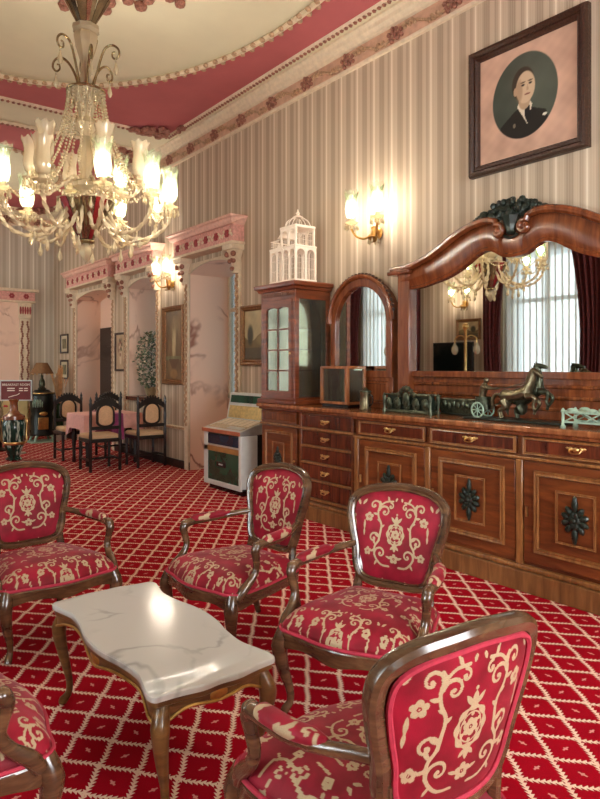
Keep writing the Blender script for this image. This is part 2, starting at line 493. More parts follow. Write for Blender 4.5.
t = thing('window_8', 'added unseen window in the end wall opposite the stove, for fill light', 'window', kind='structure')  # unseen window, put in behind the camera to carry fill light
fr = MB()
for a, b, c0, c1 in ((0.4, 0.48, 0.7, 3.3), (2.72, 2.8, 0.7, 3.3), (1.56, 1.64, 0.7, 3.3), (0.4, 2.8, 0.7, 0.78), (0.4, 2.8, 3.22, 3.3)): fr.box(a, b, NY - 0.09, NY - 0.03, c0, c1)
fr.build('window_frame', 'plaster', t)
for a, b in ((0.48, 1.56), (1.64, 2.72)): MB().box(a, b, NY - 0.063, NY - 0.057, 0.78, 3.22).build('pane', 'pane', t, smooth=False)
o = MB().box(LX - 0.3, WX + 0.9, NY - 0.12, FY + 0.12, -0.1, 0).build('floor', 'carpet', smooth=False)
tag(o, 'red carpet with cream leafy lattice pattern', 'carpet', kind='structure')
ceil = MB().box(LX - 0.3, WX + 0.9, NY - 0.12, FY + 0.12, CZ, CZ + 0.12).build('ceiling', 'cream', smooth=False)
tag(ceil, 'cream ceiling with mauve panels and gilt oval mouldings', 'ceiling', kind='structure')

# baseboards and chair rail on the long wall
def solid_spans(z):
    ys = [NY]; out = []
    for _, a, b, c, d, _ in OPEN:
        if c <= z: out.append((ys[-1], a)); ys.append(b)
    out.append((ys[-1], FY)); return out
t = thing('baseboard_right', 'dark wooden baseboard along the striped wall', 'baseboard', kind='structure')
for a, b in solid_spans(0.05): MB().box(WX - 0.025, WX + 0.0, a, b, 0, 0.11).build('board', 'base_dark', t, bevel=0.006)
o = MB().box(LX, WX, FY - 0.025, FY, 0, 0.11).build('baseboard_far', 'base_dark'); tag(o, 'dark baseboard of the end wall', 'baseboard', kind='structure')
o = MB().box(LX, LX + 0.025, NY, FY, 0, 0.11).build('baseboard_left', 'base_dark'); tag(o, 'dark baseboard under the curtained windows', 'baseboard', kind='structure')
t = thing('trim_1', 'carved gilt chair rail on the striped wall between the openings', 'chair rail', kind='structure')
for a, b in [(7.93, 8.72), (9.95, 10.4), (12.4, 13.7), (5.5, 6.5)]:
    r = MB().box(WX - 0.03, WX, a, b, 0.525, 0.575)
    r.build('rail', 'plaster', t, bevel=0.008)
    q = MB(); n = int((b - a) / 0.045)
    for i in range(n): q.ball((WX - 0.03, a + (i + 0.5) * (b - a) / n, 0.55), 0.02, 6, (0.6, 1.1, 0.9))
    q.build('carving', 'gilt', t, kind='stuff')

M['band'] = flat('rose_beige_plaster', (204, 164, 138), 0.7, var=0.15, scale=14)
# cornice: a swept moulding round the room
def cornice(name, p0, p1, inward, label):
    t = thing(name, label, 'cornice', kind='structure')
    prof = [(0, 4.19), (0.03, 4.19), (0.035, 4.215), (0.02, 4.225), (0.02, 4.38), (0.05, 4.39), (0.055, 4.41), (0.08, 4.43), (0.09, 4.46), (0.12, 4.48), (0.12, CZ), (0, CZ)]
    d = Vector(p1) - Vector(p0); inn = Vector(inward)
    rings = [[Vector(p) + inn * a + Vector((0, 0, z)) for a, z in prof] for p in (p0, p1)]
    MB().loft(rings).build('moulding', 'plaster', t, smooth=False)
    L = d.length; u = d.normalized()
    n = int(L / 0.62)
    rib = []; cl = MB(); br = MB()
    for i in range(n * 12 + 1):
        s = L * i / (n * 12)
        rib.append(Vector(p0) + u * s + inn * 0.028 + Vector((0, 0, 4.30 + 0.045 * math.sin(2 * PI * i / 12.0))))
    MB().sweep(rib, 0.014, 5).build('ribbon', 'gilt', t)
    for i in range(n):
        c = Vector(p0) + u * (L * (i + 0.5) / n) + inn * 0.03 + Vector((0, 0, 4.30))
        for k in range(13):
            a = k * 2.4; rr = 0.018 * math.sqrt(k)
            cl.ball(c + u * rr * math.cos(a) * 1.5 + Vector((0, 0, rr * math.sin(a))), 0.024, 6, (0.9, 0.9, 0.9))
        for k in range(2):
            c2 = Vector(p0) + u * (L * (i + 0.0 + 0.28 * (k * 2 - 1) + 0.5) / n) + inn * 0.03 + Vector((0, 0, 4.30 - 0.03 * (k * 2 - 1)))
            for j in range(5):
                br.ball(c2 + u * (j - 2) * 0.028 + Vector((0, 0, (j % 2) * 0.03 - 0.015)), 0.02, 5)
    cl.build('flower', 'gilt_dark', t, kind='stuff'); br.build('leaf', 'gilt', t, kind='stuff')
    lo = Vector(p0) + inn * 0.0215; hi_ = Vector(p1) + inn * 0.0215
    MB().loft([[lo + Vector((0, 0, z)) - inn * k for z, k in ((4.228, 0), (4.378, 0), (4.378, 0.004), (4.228, 0.004))], [hi_ + Vector((0, 0, z)) - inn * k for z, k in ((4.228, 0), (4.378, 0), (4.378, 0.004), (4.228, 0.004))]]).build('garland_band', 'band', t, smooth=False)
    return t
cornice('trim_2', (WX, NY, 0), (WX, FY, 0), (-1, 0, 0), 'cream cornice with gilt garland above the sideboard wall')
cornice('trim_3', (LX, FY, 0), (WX, FY, 0), (0, -1, 0), 'cream cornice with gilt garland on the end wall')
cornice('trim_4', (LX, NY, 0), (LX, FY, 0), (1, 0, 0), 'cream cornice with gilt garland above the curtained windows')

# ceiling bays: mauve field between a rectangle and an oval, gilt mouldings
def bay(cx, cy, a, b, x0, x1, y0, y1, rosette):
    N = 120; outer = []; inner = []
    angs = sorted({2 * PI * k / N for k in range(N)} | {math.atan2(yy - cy, xx - cx) % (2 * PI) for xx in (x0, x1) for yy in (y0, y1)})
    for t in angs:
        c, s = math.cos(t), math.sin(t)
        k = min(((x1 - cx) / c if c > 1e-6 else (x0 - cx) / c if c < -1e-6 else 9e9), ((y1 - cy) / s if s > 1e-6 else (y0 - cy) / s if s < -1e-6 else 9e9))
        outer.append((cx + c * k, cy + s * k))
        r = 1 / math.sqrt((c / a) ** 2 + (s / b) ** 2)
        inner.append((cx + c * r, cy + s * r))
    MB().ring_prism(outer, inner, CZ - 0.012, CZ + 0.005).build('mauve_panel', 'mauve', ceil, smooth=False)
    el = [Vector((cx + a * math.cos(2 * PI * k / 140), cy + b * math.sin(2 * PI * k / 140), CZ - 0.02)) for k in range(140)]
    MB().sweep(el, 0.028, 6, closed=True).build('oval_moulding', 'plaster', ceil)
    q = MB(); n = int(PI * (a + b) / 0.058)
    for k in range(n):
        t = 2 * PI * k / n
        s = 1.016 if k % 2 else 0.988
        q.ball((cx + a * s * math.cos(t), cy + b * s * math.sin(t), CZ - 0.035), 0.032, 5, (1, 1, 0.7))
    q.build('oval_carving', 'gilt', ceil, kind='stuff')
    rc = [(x0, y0), (x1, y0), (x1, y1), (x0, y1)]
    pts = []
    for i in range(4):
        p, r = Vector(rc[i]), Vector(rc[(i + 1) % 4])
        for k in range(12): pts.append((p + (r - p) * k / 12).to_3d() + Vector((0, 0, CZ - 0.015)))
    MB().sweep(pts, 0.03, 6, closed=True).build('border_moulding', 'plaster', ceil)
    q = MB()
    for i in range(4):
        p, r = Vector(rc[i]), Vector(rc[(i + 1) % 4]); n = int((r - p).length / 0.06)
        for k in range(n):
            w = p + (r - p) * (k + 0.5) / n
            q.ball((w.x, w.y, CZ - 0.04), 0.022, 5)
    q.build('border_carving', 'gilt_dark', ceil, kind='stuff')
    for (px, py), sx, sy in zip(rc, (1, -1, -1, 1), (1, 1, -1, -1)):
        q = MB(); rnd = random.Random(3)
        for k in range(46):
            u = rnd.random(); w = rnd.random() * (1 - u)
            q.ball((px + sx * u * 0.55, py + sy * w * 0.55, CZ - 0.03 - rnd.random() * 0.04), 0.034 + 0.02 * rnd.random(), 6, (1, 1, 0.7))
        q.build('corner_ornament', 'gilt_dark', ceil, kind='stuff')
    if rosette:
        q = MB(); rnd = random.Random(5)
        for ring, (rr, m) in enumerate([(0.12, 8), (0.24, 14), (0.36, 20), (0.48, 26), (0.60, 34), (0.72, 40), (0.84, 30), (0.95, 18)]):
            for k in range(m):
                t = 2 * PI * k / m + ring * 0.2
                r2 = rr * (1 + 0.06 * math.sin(6 * t))
                q.ball((cx + r2 * math.cos(t), cy + r2 * math.sin(t), CZ - 0.02), 0.05 + 0.015 * rnd.random(), 6, (1, 1, 0.8))
        q.build('rosette', 'gilt_dark', ceil, kind='stuff')
bay(1.62, 4.65, 1.87, 2.75, -0.6, 3.92, 1.3, 8.0, True)
bay(1.62, 11.15, 1.82, 1.5, -0.6, 3.92, 8.78, 13.4, True)

M['pink_pale'] = flat('pale_pink_plaster', (222, 178, 160), 0.65, var=0.12, scale=25)
# ------------------------------------------------------------------ openings of the long wall
def arch_pts(a, b, z0, z1, n=12):
    return [(a + (b - a) * k / n, z0 + (z1 - z0) * math.sin(PI * k / n) ** 0.8) for k in range(n + 1)]
for i, (kind, ya, yb, z0, z1, dp) in enumerate(OPEN):
    nm = {'window': 'window_%d' % (i + 1), 'door': 'door_1'}[kind]
    lb = ['tall marble-lined window niche behind the jukebox', 'marble-lined window niche with the leafy plant on its sill', 'marble-lined doorway with a black door by the small framed prints'][i]
    t = thing(nm, lb, kind, kind='structure')
    xb = WX + dp
    # lining: far jamb, soffit, near jamb as one folded sheet, with the wall at the back
    e = 0.004
    prof = [(yb - e, z0)] + [(y, z) for y, z in arch_pts(yb - e, ya + e, 2.63, 2.735)] + [(ya + e, z0)]
    vs = [(WX + 0.002, y, z) for y, z in prof] + [(xb, y, z) for y, z in prof]
    n = len(prof)
    q = MB(); q.add(vs, [(k, k + 1, n + k + 1, n + k) for k in range(n - 1)])
    q.build('reveal', 'marble_wall', t)
    # curved spandrel closing the corners at the face
    sp = [(ya, z1 + 0.01)] + [(y, z) for y, z in arch_pts(ya, yb, 2.63, 2.735)] + [(yb, z1 + 0.01)]
    MB().prism(sp, WX - 0.025, WX + 0.03, 'x').build('spandrel', 'plaster', t, smooth=False)
    # back of the niche
    if kind == 'door':
        bk = MB().box(xb, xb + 0.06, ya - 0.02, yb + 0.02, 0, 2.8).build('back_wall', 'marble_wall', t, smooth=False)
        d = MB().box(xb - 0.04, xb - 0.001, ya + 0.12, yb - 0.08, 0.0, 2.12).build('door_leaf', 'black', t, bevel=0.006)
        for yy in (ya + 0.55, ya + 1.15):
            for zz in (0.55, 1.45): MB().box(xb - 0.055, xb - 0.038, yy - 0.2, yy + 0.2, zz - 0.32, zz + 0.32).build('door_panel', 'black', t, bevel=0.01)
        MB().ball((xb - 0.09, ya + 0.22, 1.0), 0.035, 10).build('door_knob', 'brass', t)
    else:
        zb = 0.95
        MB().box(xb, xb + 0.06, ya - 0.02, yb + 0.02, 0, zb).build('back_wall', 'plaster', t, smooth=False)
        # frame and panes
        fr = MB(); W_ = 0.05
        fr.box(xb - 0.03, xb + 0.03, ya, ya + W_, zb, 2.75).box(xb - 0.03, xb + 0.03, yb - W_, yb, zb, 2.75)
        fr.box(xb - 0.03, xb + 0.03, ya, yb, zb, zb + W_).box(xb - 0.03, xb + 0.03, ya, yb, 2.70, 2.75)
        fr.box(xb - 0.025, xb + 0.025, (ya + yb) / 2 - 0.03, (ya + yb) / 2 + 0.03, zb, 2.75).box(xb - 0.025, xb + 0.025, ya, yb, 2.15, 2.2)
        fr.build('window_frame', 'plaster', t)
        for k in range(2):
            for zz0, zz1 in ((zb + W_, 2.15), (2.2, 2.70)):
                y0_, y1_ = (ya + W_, (ya + yb) / 2 - 0.03) if k == 0 else ((ya + yb) / 2 + 0.03, yb - W_)
                MB().box(xb - 0.004, xb + 0.004, y0_, y1_, zz0, zz1).build('pane', 'pane', t, smooth=False)
        if z0 > 0.5:
            MB().box(WX - 0.06, xb - 0.03, ya + 0.0, yb - 0.0, z0 - 0.05, z0 + 0.01).build('sill', 'drawer_dark', t, bevel=0.01)
    # pilasters with carved shafts and scrolled capitals
    for yy in (ya - 0.05, yb + 0.05):
        p = MB().box(WX - 0.035, WX, yy - 0.05, yy + 0.05, max(z0 - 0.35, 0.0) if i == 1 else 0.0, 2.83).build('pilaster', 'plaster', t, bevel=0.008)
        q = MB(); zz = 0.62; k = 0
        while zz < 2.5:
            q.ball((WX - 0.04, yy + (0.016 if k % 2 else -0.016), zz), 0.026, 6, (0.8, 0.9, 1.25)); zz += 0.042; k += 1
        q.build('carved_vine', 'gilt', p, kind='stuff')
        q = MB()
        q.lathe([(0.045, 2.50), (0.05, 2.53), (0.04, 2.56), (0.06, 2.66), (0.095, 2.74), (0.10, 2.77)], 10, (WX - 0.05, yy, 0), 0.08, 5)
        q.box(WX - 0.17, WX, yy - 0.11, yy + 0.11, 2.77, 2.83)
        q.build('capital', 'plaster', p)
        q = MB()
        for sx in (-1, 1):
            q.ball((WX - 0.13, yy + sx * 0.07, 2.72), 0.035, 8); q.ball((WX - 0.11, yy + sx * 0.045, 2.64), 0.028, 8); q.ball((WX - 0.10, yy, 2.60 + 0.05 * sx), 0.03, 7)
        q.build('acanthus', 'gilt_dark', p, kind='stuff')
    # entablature: pink frieze with rosettes under a cream cornice
    la, lc = ya - 0.16, yb + 0.16
    l = MB().box(3.99, WX, la, lc, 2.86, 3.06).build('frieze', 'pink_band', t, bevel=0.006)
    pr = [(0.0, 3.06), (0.03, 3.06), (0.05, 3.09), (0.05, 3.12), (0.08, 3.13), (0.08, 3.155), (0, 3.155)]
    rings = []
    for y_, e_ in ((la, -1), (lc, 1)):
        rings.append([Vector((3.99 - a, y_ + e_ * a, z)) for a, z in pr[:-1]] + [Vector((WX, y_ + e_ * 0.08, 3.155)), Vector((WX, y_, 3.06))])
    MB().loft(rings).build('entablature_cornice', 'pink_pale', t, smooth=False)
    MB().box(3.965, WX, la - 0.02, lc + 0.02, 2.83, 2.862).build('architrave', 'plaster', t, bevel=0.006)
    nr = max(4, int((lc - la) / 0.24))
    q = MB(); g = MB()
    for k in range(nr):
        y_ = la + (k + 0.5) * (lc - la) / nr
        for m_ in range(7):
            an = m_ * PI * 2 / 6
            q.ball((3.985, y_ + (0.03 * math.cos(an) if m_ < 6 else 0), 2.96 + (0.03 * math.sin(an) if m_ < 6 else 0)), 0.022, 6, (0.7, 1, 1))
        for s_ in (-1, 1):
            for m_ in range(4): g.ball((3.988, y_ + s_ * (0.055 + 0.017 * m_), 2.96 + 0.03 * math.sin(m_ * 1.7 + k)), 0.017, 5, (0.6, 1, 1))
    q.build('rosette', 'rosette', t, kind='stuff'); g.build('scrollwork', 'plaster', t, kind='stuff')

# daylight behind the two niche windows
for i in (0, 1):
    _, ya, yb, *_r = OPEN[i]
    area_light('window_daylight', (WX + 0.62 + 0.35, (ya + yb) / 2, 1.9), (0, PI / 2, 0), 1.7, 1.0, 3.5, (0.45, 0.92, 0.95))

# fireplace-like marble surround on the end wall
t = thing('trim_5', 'pink marble surround with carved pilaster and frieze on the end wall', 'surround', kind='structure')
MB().box(2.1, 3.44, FY - 0.10, FY, 0, 2.66).build('marble_slab', 'marble_wall', t, smooth=False)
MB().box(2.0, 3.72, FY - 0.20, FY, 2.69, 2.86).build('frieze', 'pink_band', t, bevel=0.01)
MB().box(1.95, 3.78, FY - 0.26, FY, 2.86, 2.92).build('cornice', 'plaster', t, bevel=0.012)
MB().box(1.95, 3.73, FY - 0.22, FY, 2.655, 2.69).build('architrave', 'plaster', t, bevel=0.006)
p = MB().box(3.44, 3.64, FY - 0.14, FY, 0, 2.35).build('pilaster', 'plaster', t, bevel=0.01)
q = MB()
for k in range(44):
    zz = 0.25 + k * 0.047
    for s_ in (-1, 1): q.ball((3.54 + s_ * (0.055 + 0.012 * math.sin(k * 1.3)), FY - 0.145, zz), 0.022, 6, (1, 0.6, 1.2))
q.build('carved_vine', 'gilt_dark', p, kind='stuff')
MB().box(3.42, 3.66, FY - 0.17, FY, 2.35, 2.655).build('capital', 'plaster', p, bevel=0.01)
q = MB()
for k in range(5): q.ball((3.45 + k * 0.045, FY - 0.175, 2.5), 0.026, 7, (0.8, 0.6, 3.2))
q.build('capital_leaf', 'rosette', p, kind='stuff')
q = MB()
for k in range(6):
    for m_ in range(6): q.ball((2.2 + k * 0.27 + 0.03 * math.cos(m_ * PI / 3), FY - 0.205, 2.775 + 0.03 * math.sin(m_ * PI / 3)), 0.024, 6, (1, 0.6, 1))
q.build('rosette', 'rosette', t, kind='stuff')

# ------------------------------------------------------------------ windows of the left wall with curtains
def folds(y0, y1, z0, z1, amp, nf, xc, shape=lambda t: (0, 1), ny=60, nz=16, ph=0.0):
    """a hanging cloth: width shrinks by shape(t) -> (centre shift, width factor) for t from top 0 to bottom 1"""
    q = MB(); vs = []; fs = []
    for j in range(nz + 1):
        t = j / nz; sh, wf = shape(t)
        for i in range(ny + 1):
            u = i / ny
            y = (y0 + y1) / 2 + sh + (u - 0.5) * (y1 - y0) * wf
            vs.append((xc + amp * math.sin(u * nf * 2 * PI + ph + 0.6 * t) + 0.3 * amp * math.sin(u * nf * 4.7 + 3 * t), y, z1 + (z0 - z1) * t))
    for j in range(nz):
        for i in range(ny): fs.append((j * (ny + 1) + i, j * (ny + 1) + i + 1, (j + 1) * (ny + 1) + i + 1, (j + 1) * (ny + 1) + i))
    return q.add(vs, fs)
M['sheer'] = glassy('white_sheer_voile', (232, 242, 240), 0.3, 0.6, 0.75)
M['drape'] = flat('dark_red_brocade', (84, 26, 26), 0.8, var=0.4, scale=16, bump=0.2)
M['fringe'] = flat('gold_fringe', (170, 120, 70), 0.6, var=0.3, scale=60)
names = ['added for light, nearest the entrance', 'added for light, beside the armchairs', 'across from the sideboard mirror', 'across from the arched mirror', 'across from the black door']  # the first two windows are out of view, added to bring in light
for i, (c, w) in enumerate(WIN_L):
    t = thing('window_%d' % (i + 3), 'tall curtained window ' + names[i], 'window', kind='structure')
    x = LX - 0.12
    fr = MB()
    for a, b, c0, c1 in ((c - w / 2, c - w / 2 + 0.07, WZ0, WZ1), (c + w / 2 - 0.07, c + w / 2, WZ0, WZ1), (c - 0.035, c + 0.035, WZ0, WZ1), (c - w / 2, c + w / 2, WZ0, WZ0 + 0.07), (c - w / 2, c + w / 2, WZ1 - 0.07, WZ1), (c - w / 2, c + w / 2, 2.4, 2.46)):
        fr.box(x - 0.03, x + 0.03, a, b, c0, c1)
    fr.build('window_frame', 'plaster', t)
    for s_ in (-1, 1):
        for a, b in ((WZ0 + 0.07, 2.4), (2.46, WZ1 - 0.07)):
            y0_, y1_ = (c - w / 2 + 0.07, c - 0.035) if s_ < 0 else (c + 0.035, c + w / 2 - 0.07)
            MB().box(x - 0.003, x + 0.003, y0_, y1_, a, b).build('pane', 'pane', t, smooth=False)
    rod = MB().sweep([(LX + 0.14, c - w / 2 - 0.3, 3.42), (LX + 0.14, c + w / 2 + 0.3, 3.42)], 0.018, 8).build('curtain_rod', 'brass')
    tag(rod, 'brass curtain rod over the window ' + names[i], 'curtain rod', 'curtain rods')
    for s_ in (-1, 1): MB().ball((LX + 0.14, c + s_ * (w / 2 + 0.32), 3.42), 0.035, 10).build('rod_finial', 'brass', rod)
    s = folds(c - w / 2 - 0.05, c + w / 2 + 0.05, 0.06, 3.38, 0.014, 13, LX + 0.03, ny=100).build('sheer_curtain', 'sheer')
    tag(s, 'white sheer voile curtain over the window ' + names[i], 'curtain', 'sheer curtains')
    for s_ in (-1, 1):
        yc = c + s_ * (w / 2 + 0.08)
        dr = folds(yc - 0.24, yc + 0.24, 0.04, 3.385, 0.042, 5, LX + 0.14, lambda t: (s_ * 0.10 * math.sin(PI * min(t * 1.15, 1)), 1 - 0.38 * math.sin(PI * min(t * 0.9, 1))), ph=i)
        d = dr.build('drape', 'drape')
        tag(d, 'dark red drape on the ' + ('entrance' if s_ < 0 else 'stove') + ' side of the window ' + names[i], 'curtain', 'red drapes')

# ================================================================== damask fabric: scrolls, medallions and flowers as a point mask
FAB_N, FAB_P = 440, 0.44                       # raster of one repeat (metres)
def damask():
    A = np.zeros((FAB_N, FAB_N), np.float32); k = FAB_N / FAB_P
    def disc(x, y, r):
        r *= 0.95
        cx, cy, rr = x * k, y * k, r * k
        x0, x1 = int(math.floor(cx - rr - 2)), int(math.ceil(cx + rr + 2))
        y0, y1 = int(math.floor(cy - rr - 2)), int(math.ceil(cy + rr + 2))
        X, Y = np.meshgrid(np.arange(x0, x1 + 1), np.arange(y0, y1 + 1))
        d = np.clip(rr - np.hypot(X + 0.5 - cx, Y + 0.5 - cy) + 0.5, 0, 1)
        np.maximum.at(A, (Y % FAB_N, X % FAB_N), d)
    def hole(x, y, r):
        cx, cy, rr = x * k, y * k, r * k
        X, Y = np.meshgrid(np.arange(int(cx - rr - 2), int(cx + rr + 3)), np.arange(int(cy - rr - 2), int(cy + rr + 3)))
        d = np.clip(np.hypot(X + 0.5 - cx, Y + 0.5 - cy) - rr + 0.5, 0, 1)
        A[Y % FAB_N, X % FAB_N] = np.minimum(A[Y % FAB_N, X % FAB_N], d)
    def stroke(pts, w0, w1):
        P = cat([(p[0], p[1], 0) for p in pts], 10)
        for i, p in enumerate(P):
            t = i / (len(P) - 1); r = w0 + (w1 - w0) * t
            disc(p.x, p.y, r); disc(-p.x, p.y, r)
    def spiral(cx, cy, r0, a0, turns, sgn, w0, w1, sw=1.0):
        pts = []
        for i in range(40):
            t = i / 39; r = r0 * (1 - t) ** 0.85; a = a0 + sgn * turns * 2 * PI * t
            pts.append((cx + r * math.cos(a), cy + r * math.sin(a), w0 + (w1 - w0) * t))
        for x, y, w in pts: disc(x, y, w); disc(-x, y, w)
        disc(cx, cy, w1 * 2.0); disc(-cx, cy, w1 * 2.0)
    def flower(x, y, r, n=6):
        for s in ((1, -1) if abs(x) > 1e-6 else (1,)):
            for i in range(n):
                a = 2 * PI * i / n + 0.3; disc(s * x + r * 0.62 * math.cos(a), y + r * 0.62 * math.sin(a), r * 0.42)
        for s in ((1, -1) if abs(x) > 1e-6 else (1,)): hole(s * x, y, r * 0.24); disc(s * x, y, r * 0.12)
    def leaf(x, y, a, L, w):
        for i in range(14):
            t = i / 13; r = w * math.sin(PI * (0.12 + 0.85 * t))
            for s in (1, -1): disc(s * (x + math.cos(a) * L * t), y + math.sin(a) * L * t, r)
    # central medallion
    for i in range(120):
        a = 2 * PI * i / 120
        disc(0.046 * math.cos(a), 0.055 * math.sin(a), 0.007 + 0.003 * math.cos(8 * a))
        if i % 2 == 0: disc(0.034 * math.cos(a), 0.042 * math.sin(a), 0.0025)
    flower(0, 0, 0.026, 6)
    for i in range(6):
        a = PI / 2 + i * PI / 3; disc(0.03 * math.cos(a), 0.036 * math.sin(a), 0.006)
    # crown above, drop below
    leaf(0, 0.060, PI / 2, 0.04, 0.011); leaf(0.006, 0.062, R(50), 0.04, 0.008); disc(0, 0.108, 0.006)
    leaf(0, -0.060, -PI / 2, 0.032, 0.009); leaf(0.005, -0.062, R(-45), 0.028, 0.007)
    # lower flower and side flowers
    flower(0, -0.128, 0.026, 5)
    leaf(0.02, -0.128, R(20), 0.03, 0.006)
    flower(0.165, 0.085, 0.026, 5)
    flower(0.16, -0.10, 0.022, 5)
    # big scrolling stems
    stroke([(0.030, -0.170), (0.075, -0.165), (0.112, -0.125), (0.118, -0.075), (0.098, -0.040), (0.092, -0.005)], 0.0055, 0.0065)
    spiral(0.083, -0.105, 0.035, R(-20), 1.15, 1, 0.0065, 0.0035)
    spiral(0.128, -0.028, 0.034, R(200), 1.2, -1, 0.0065, 0.0035)
    stroke([(0.092, -0.005), (0.088, 0.045), (0.110, 0.090), (0.112, 0.135), (0.080, 0.170), (0.035, 0.178)], 0.0065, 0.005)
    spiral(0.076, 0.118, 0.034, R(10), 1.15, 1, 0.0065, 0.0035)
    spiral(0.140, 0.150, 0.030, R(190), 1.1, -1, 0.006, 0.0035)
    spiral(0.045, 0.150, 0.018, R(90), 1.0, 1, 0.005, 0.003)
    for x, y, a, L, w in ((0.098, -0.02, 35, 0.035, 0.008), (0.09, 0.03, 140, 0.028, 0.006), (0.112, 0.10, 10, 0.032, 0.007), (0.115, -0.09, -20, 0.032, 0.007),
                          (0.10, -0.145, -60, 0.03, 0.006), (0.105, 0.14, 80, 0.04, 0.008), (0.06, 0.176, 70, 0.03, 0.007), (0.02, 0.18, 110, 0.02, 0.006),
                          (0.118, -0.06, 60, 0.03, 0.007), (0.09, 0.06, 30, 0.03, 0.006), (0.19, 0.02, 90, 0.05, 0.007), (0.19, 0.02, -90, 0.04, 0.006), (0.20, -0.17, 60, 0.04, 0.008), (0.195, 0.18, -60, 0.035, 0.008)):
        leaf(x, y, R(a), L, w)
    rs = random.Random(2)                       # small leaflets and berries along the stems
    for x, y in ((0.06, -0.17), (0.095, -0.15), (0.118, -0.11), (0.116, -0.06), (0.10, -0.03), (0.088, 0.02), (0.096, 0.065), (0.112, 0.11), (0.10, 0.155), (0.06, 0.178), (0.15, 0.03), (0.17, -0.03), (0.14, -0.15), (0.19, 0.13), (0.165, -0.19), (0.02, 0.205), (0.10, -0.205), (0.15, 0.205)):
        for k in range(3):
            a = rs.uniform(0, 2 * PI); leaf(x, y, a, 0.024, 0.0042)
        a = rs.uniform(0, 2 * PI)
        for s in (1, -1): disc(s * (x + 0.022 * math.cos(a)), y + 0.022 * math.sin(a), 0.0042)
    flower(0.2, -0.005, 0.02, 5); flower(0.07, 0.215, 0.02, 5)
    for x, y, r0, a0, sg in ((0.185, -0.135, 0.026, 120, 1), (0.20, 0.055, 0.024, 250, -1), (0.06, 0.03, 0.016, 200, 1), (0.055, -0.06, 0.016, 90, -1), (0.185, 0.165, 0.024, 200, 1), (0.05, -0.20, 0.022, 60, -1), (0.135, -0.195, 0.024, 100, 1)):
        spiral(x, y, r0, R(a0), 1.05, sg, 0.0055, 0.003)
    for x, y, a in ((0.16, 0.06, 200), (0.155, -0.06, 60), (0.15, 0.11, 100), (0.185, -0.06, 200), (0.13, 0.19, 40), (0.09, 0.20, 130), (0.03, -0.155, 200), (0.035, 0.125, 60), (0.06, 0.075, 80), (0.055, -0.03, 250)):
        leaf(x, y, R(a), 0.03, 0.0065); leaf(x, y, R(a + 50), 0.022, 0.005)
    return A
FAB = damask()
def fab_mask(x, y):
    """x, y arrays in metres from the centre of a medallion"""
    k = FAB_N / FAB_P
    X = (x * k - 0.5); Y = (y * k - 0.5)
    x0 = np.floor(X).astype(int); y0 = np.floor(Y).astype(int); fx = X - x0; fy = Y - y0
    g = lambda i, j: FAB[j % FAB_N, i % FAB_N]
    return (g(x0, y0) * (1 - fx) * (1 - fy) + g(x0 + 1, y0) * fx * (1 - fy) + g(x0, y0 + 1) * (1 - fx) * fy + g(x0 + 1, y0 + 1) * fx * fy)

def make_damask():
    m = Mat('red_gold_damask', 0.62, spec=0.3)
    at = V(m.nt, m.attr('weave').outputs['Fac'])
    nz = m.noise(9, 4); fine = m.noise(420, 2)
    red = m.mix(nz.smooth(0.3, 0.75), lin(112, 2, 20), lin(156, 12, 42))
    gold = m.mix(fine, lin(156, 132, 100), lin(196, 174, 138))
    m.set('Base Color', m.mix(at.smooth(0.25, 0.75), red, gold))
    m.set('Sheen Weight', 0.2); m.set('Sheen Tint', lin(255, 170, 180)); m.set('Sheen Roughness', 0.4)
    m.bump(fine * 0.4 + at * 0.6, 0.25, 0.003)
    return m.m
M['damask'] = make_damask()
M['piping'] = flat('rose_velvet_piping', (172, 40, 62), 0.8, var=0.15, scale=60)

def grid_disc(outline, nr, pos, fabric):
    """a disc of nr rings inside a closed 2-D outline; pos(x, y, s) -> 3-D, fabric(x, y) -> mask coordinates"""
    n = len(outline)
    O = np.array([(p[0], p[1]) for p in outline]); c = O.mean(0)
    vs = [pos(c[0], c[1], 0.0)]; uv = [(c[0], c[1])]
    for i in range(1, nr + 1):
        s = i / nr
        for k in range(n):
            x, y = c + (O[k] - c) * s; vs.append(pos(x, y, s)); uv.append((x, y))
    fs = [(0, 1 + k, 1 + (k + 1) % n) for k in range(n)]
    for i in range(nr - 1):
        a, b = 1 + i * n, 1 + (i + 1) * n
        for k in range(n): fs.append((a + k, b + k, b + (k + 1) % n, a + (k + 1) % n))
    return vs, fs, np.array(uv)

def fabric_mesh(name, vs, fs, mask, fix=True):
    me = bpy.data.meshes.new(name); me.from_pydata([tuple(v) for v in vs], [], fs); me.update()
    a = me.attributes.new('weave', 'FLOAT', 'POINT'); a.data.foreach_set('value', mask.astype(np.float32))
    me.polygons.foreach_set('use_smooth', [True] * len(me.polygons))
    me.materials.append(M['damask'])
    return me
def link_mesh(name, me, parent):
    o = bpy.data.objects.new(name, me); COL.objects.link(o); o.parent = parent; return o

# ================================================================== the Louis-style armchair
def half_mirror(pts):
    """right half outline (x>=0, first and last on the axis) mirrored into a closed loop"""
    return [(x, y) for x, y in pts] + [(-x, y) for x, y in pts[::-1] if x > 1e-6]

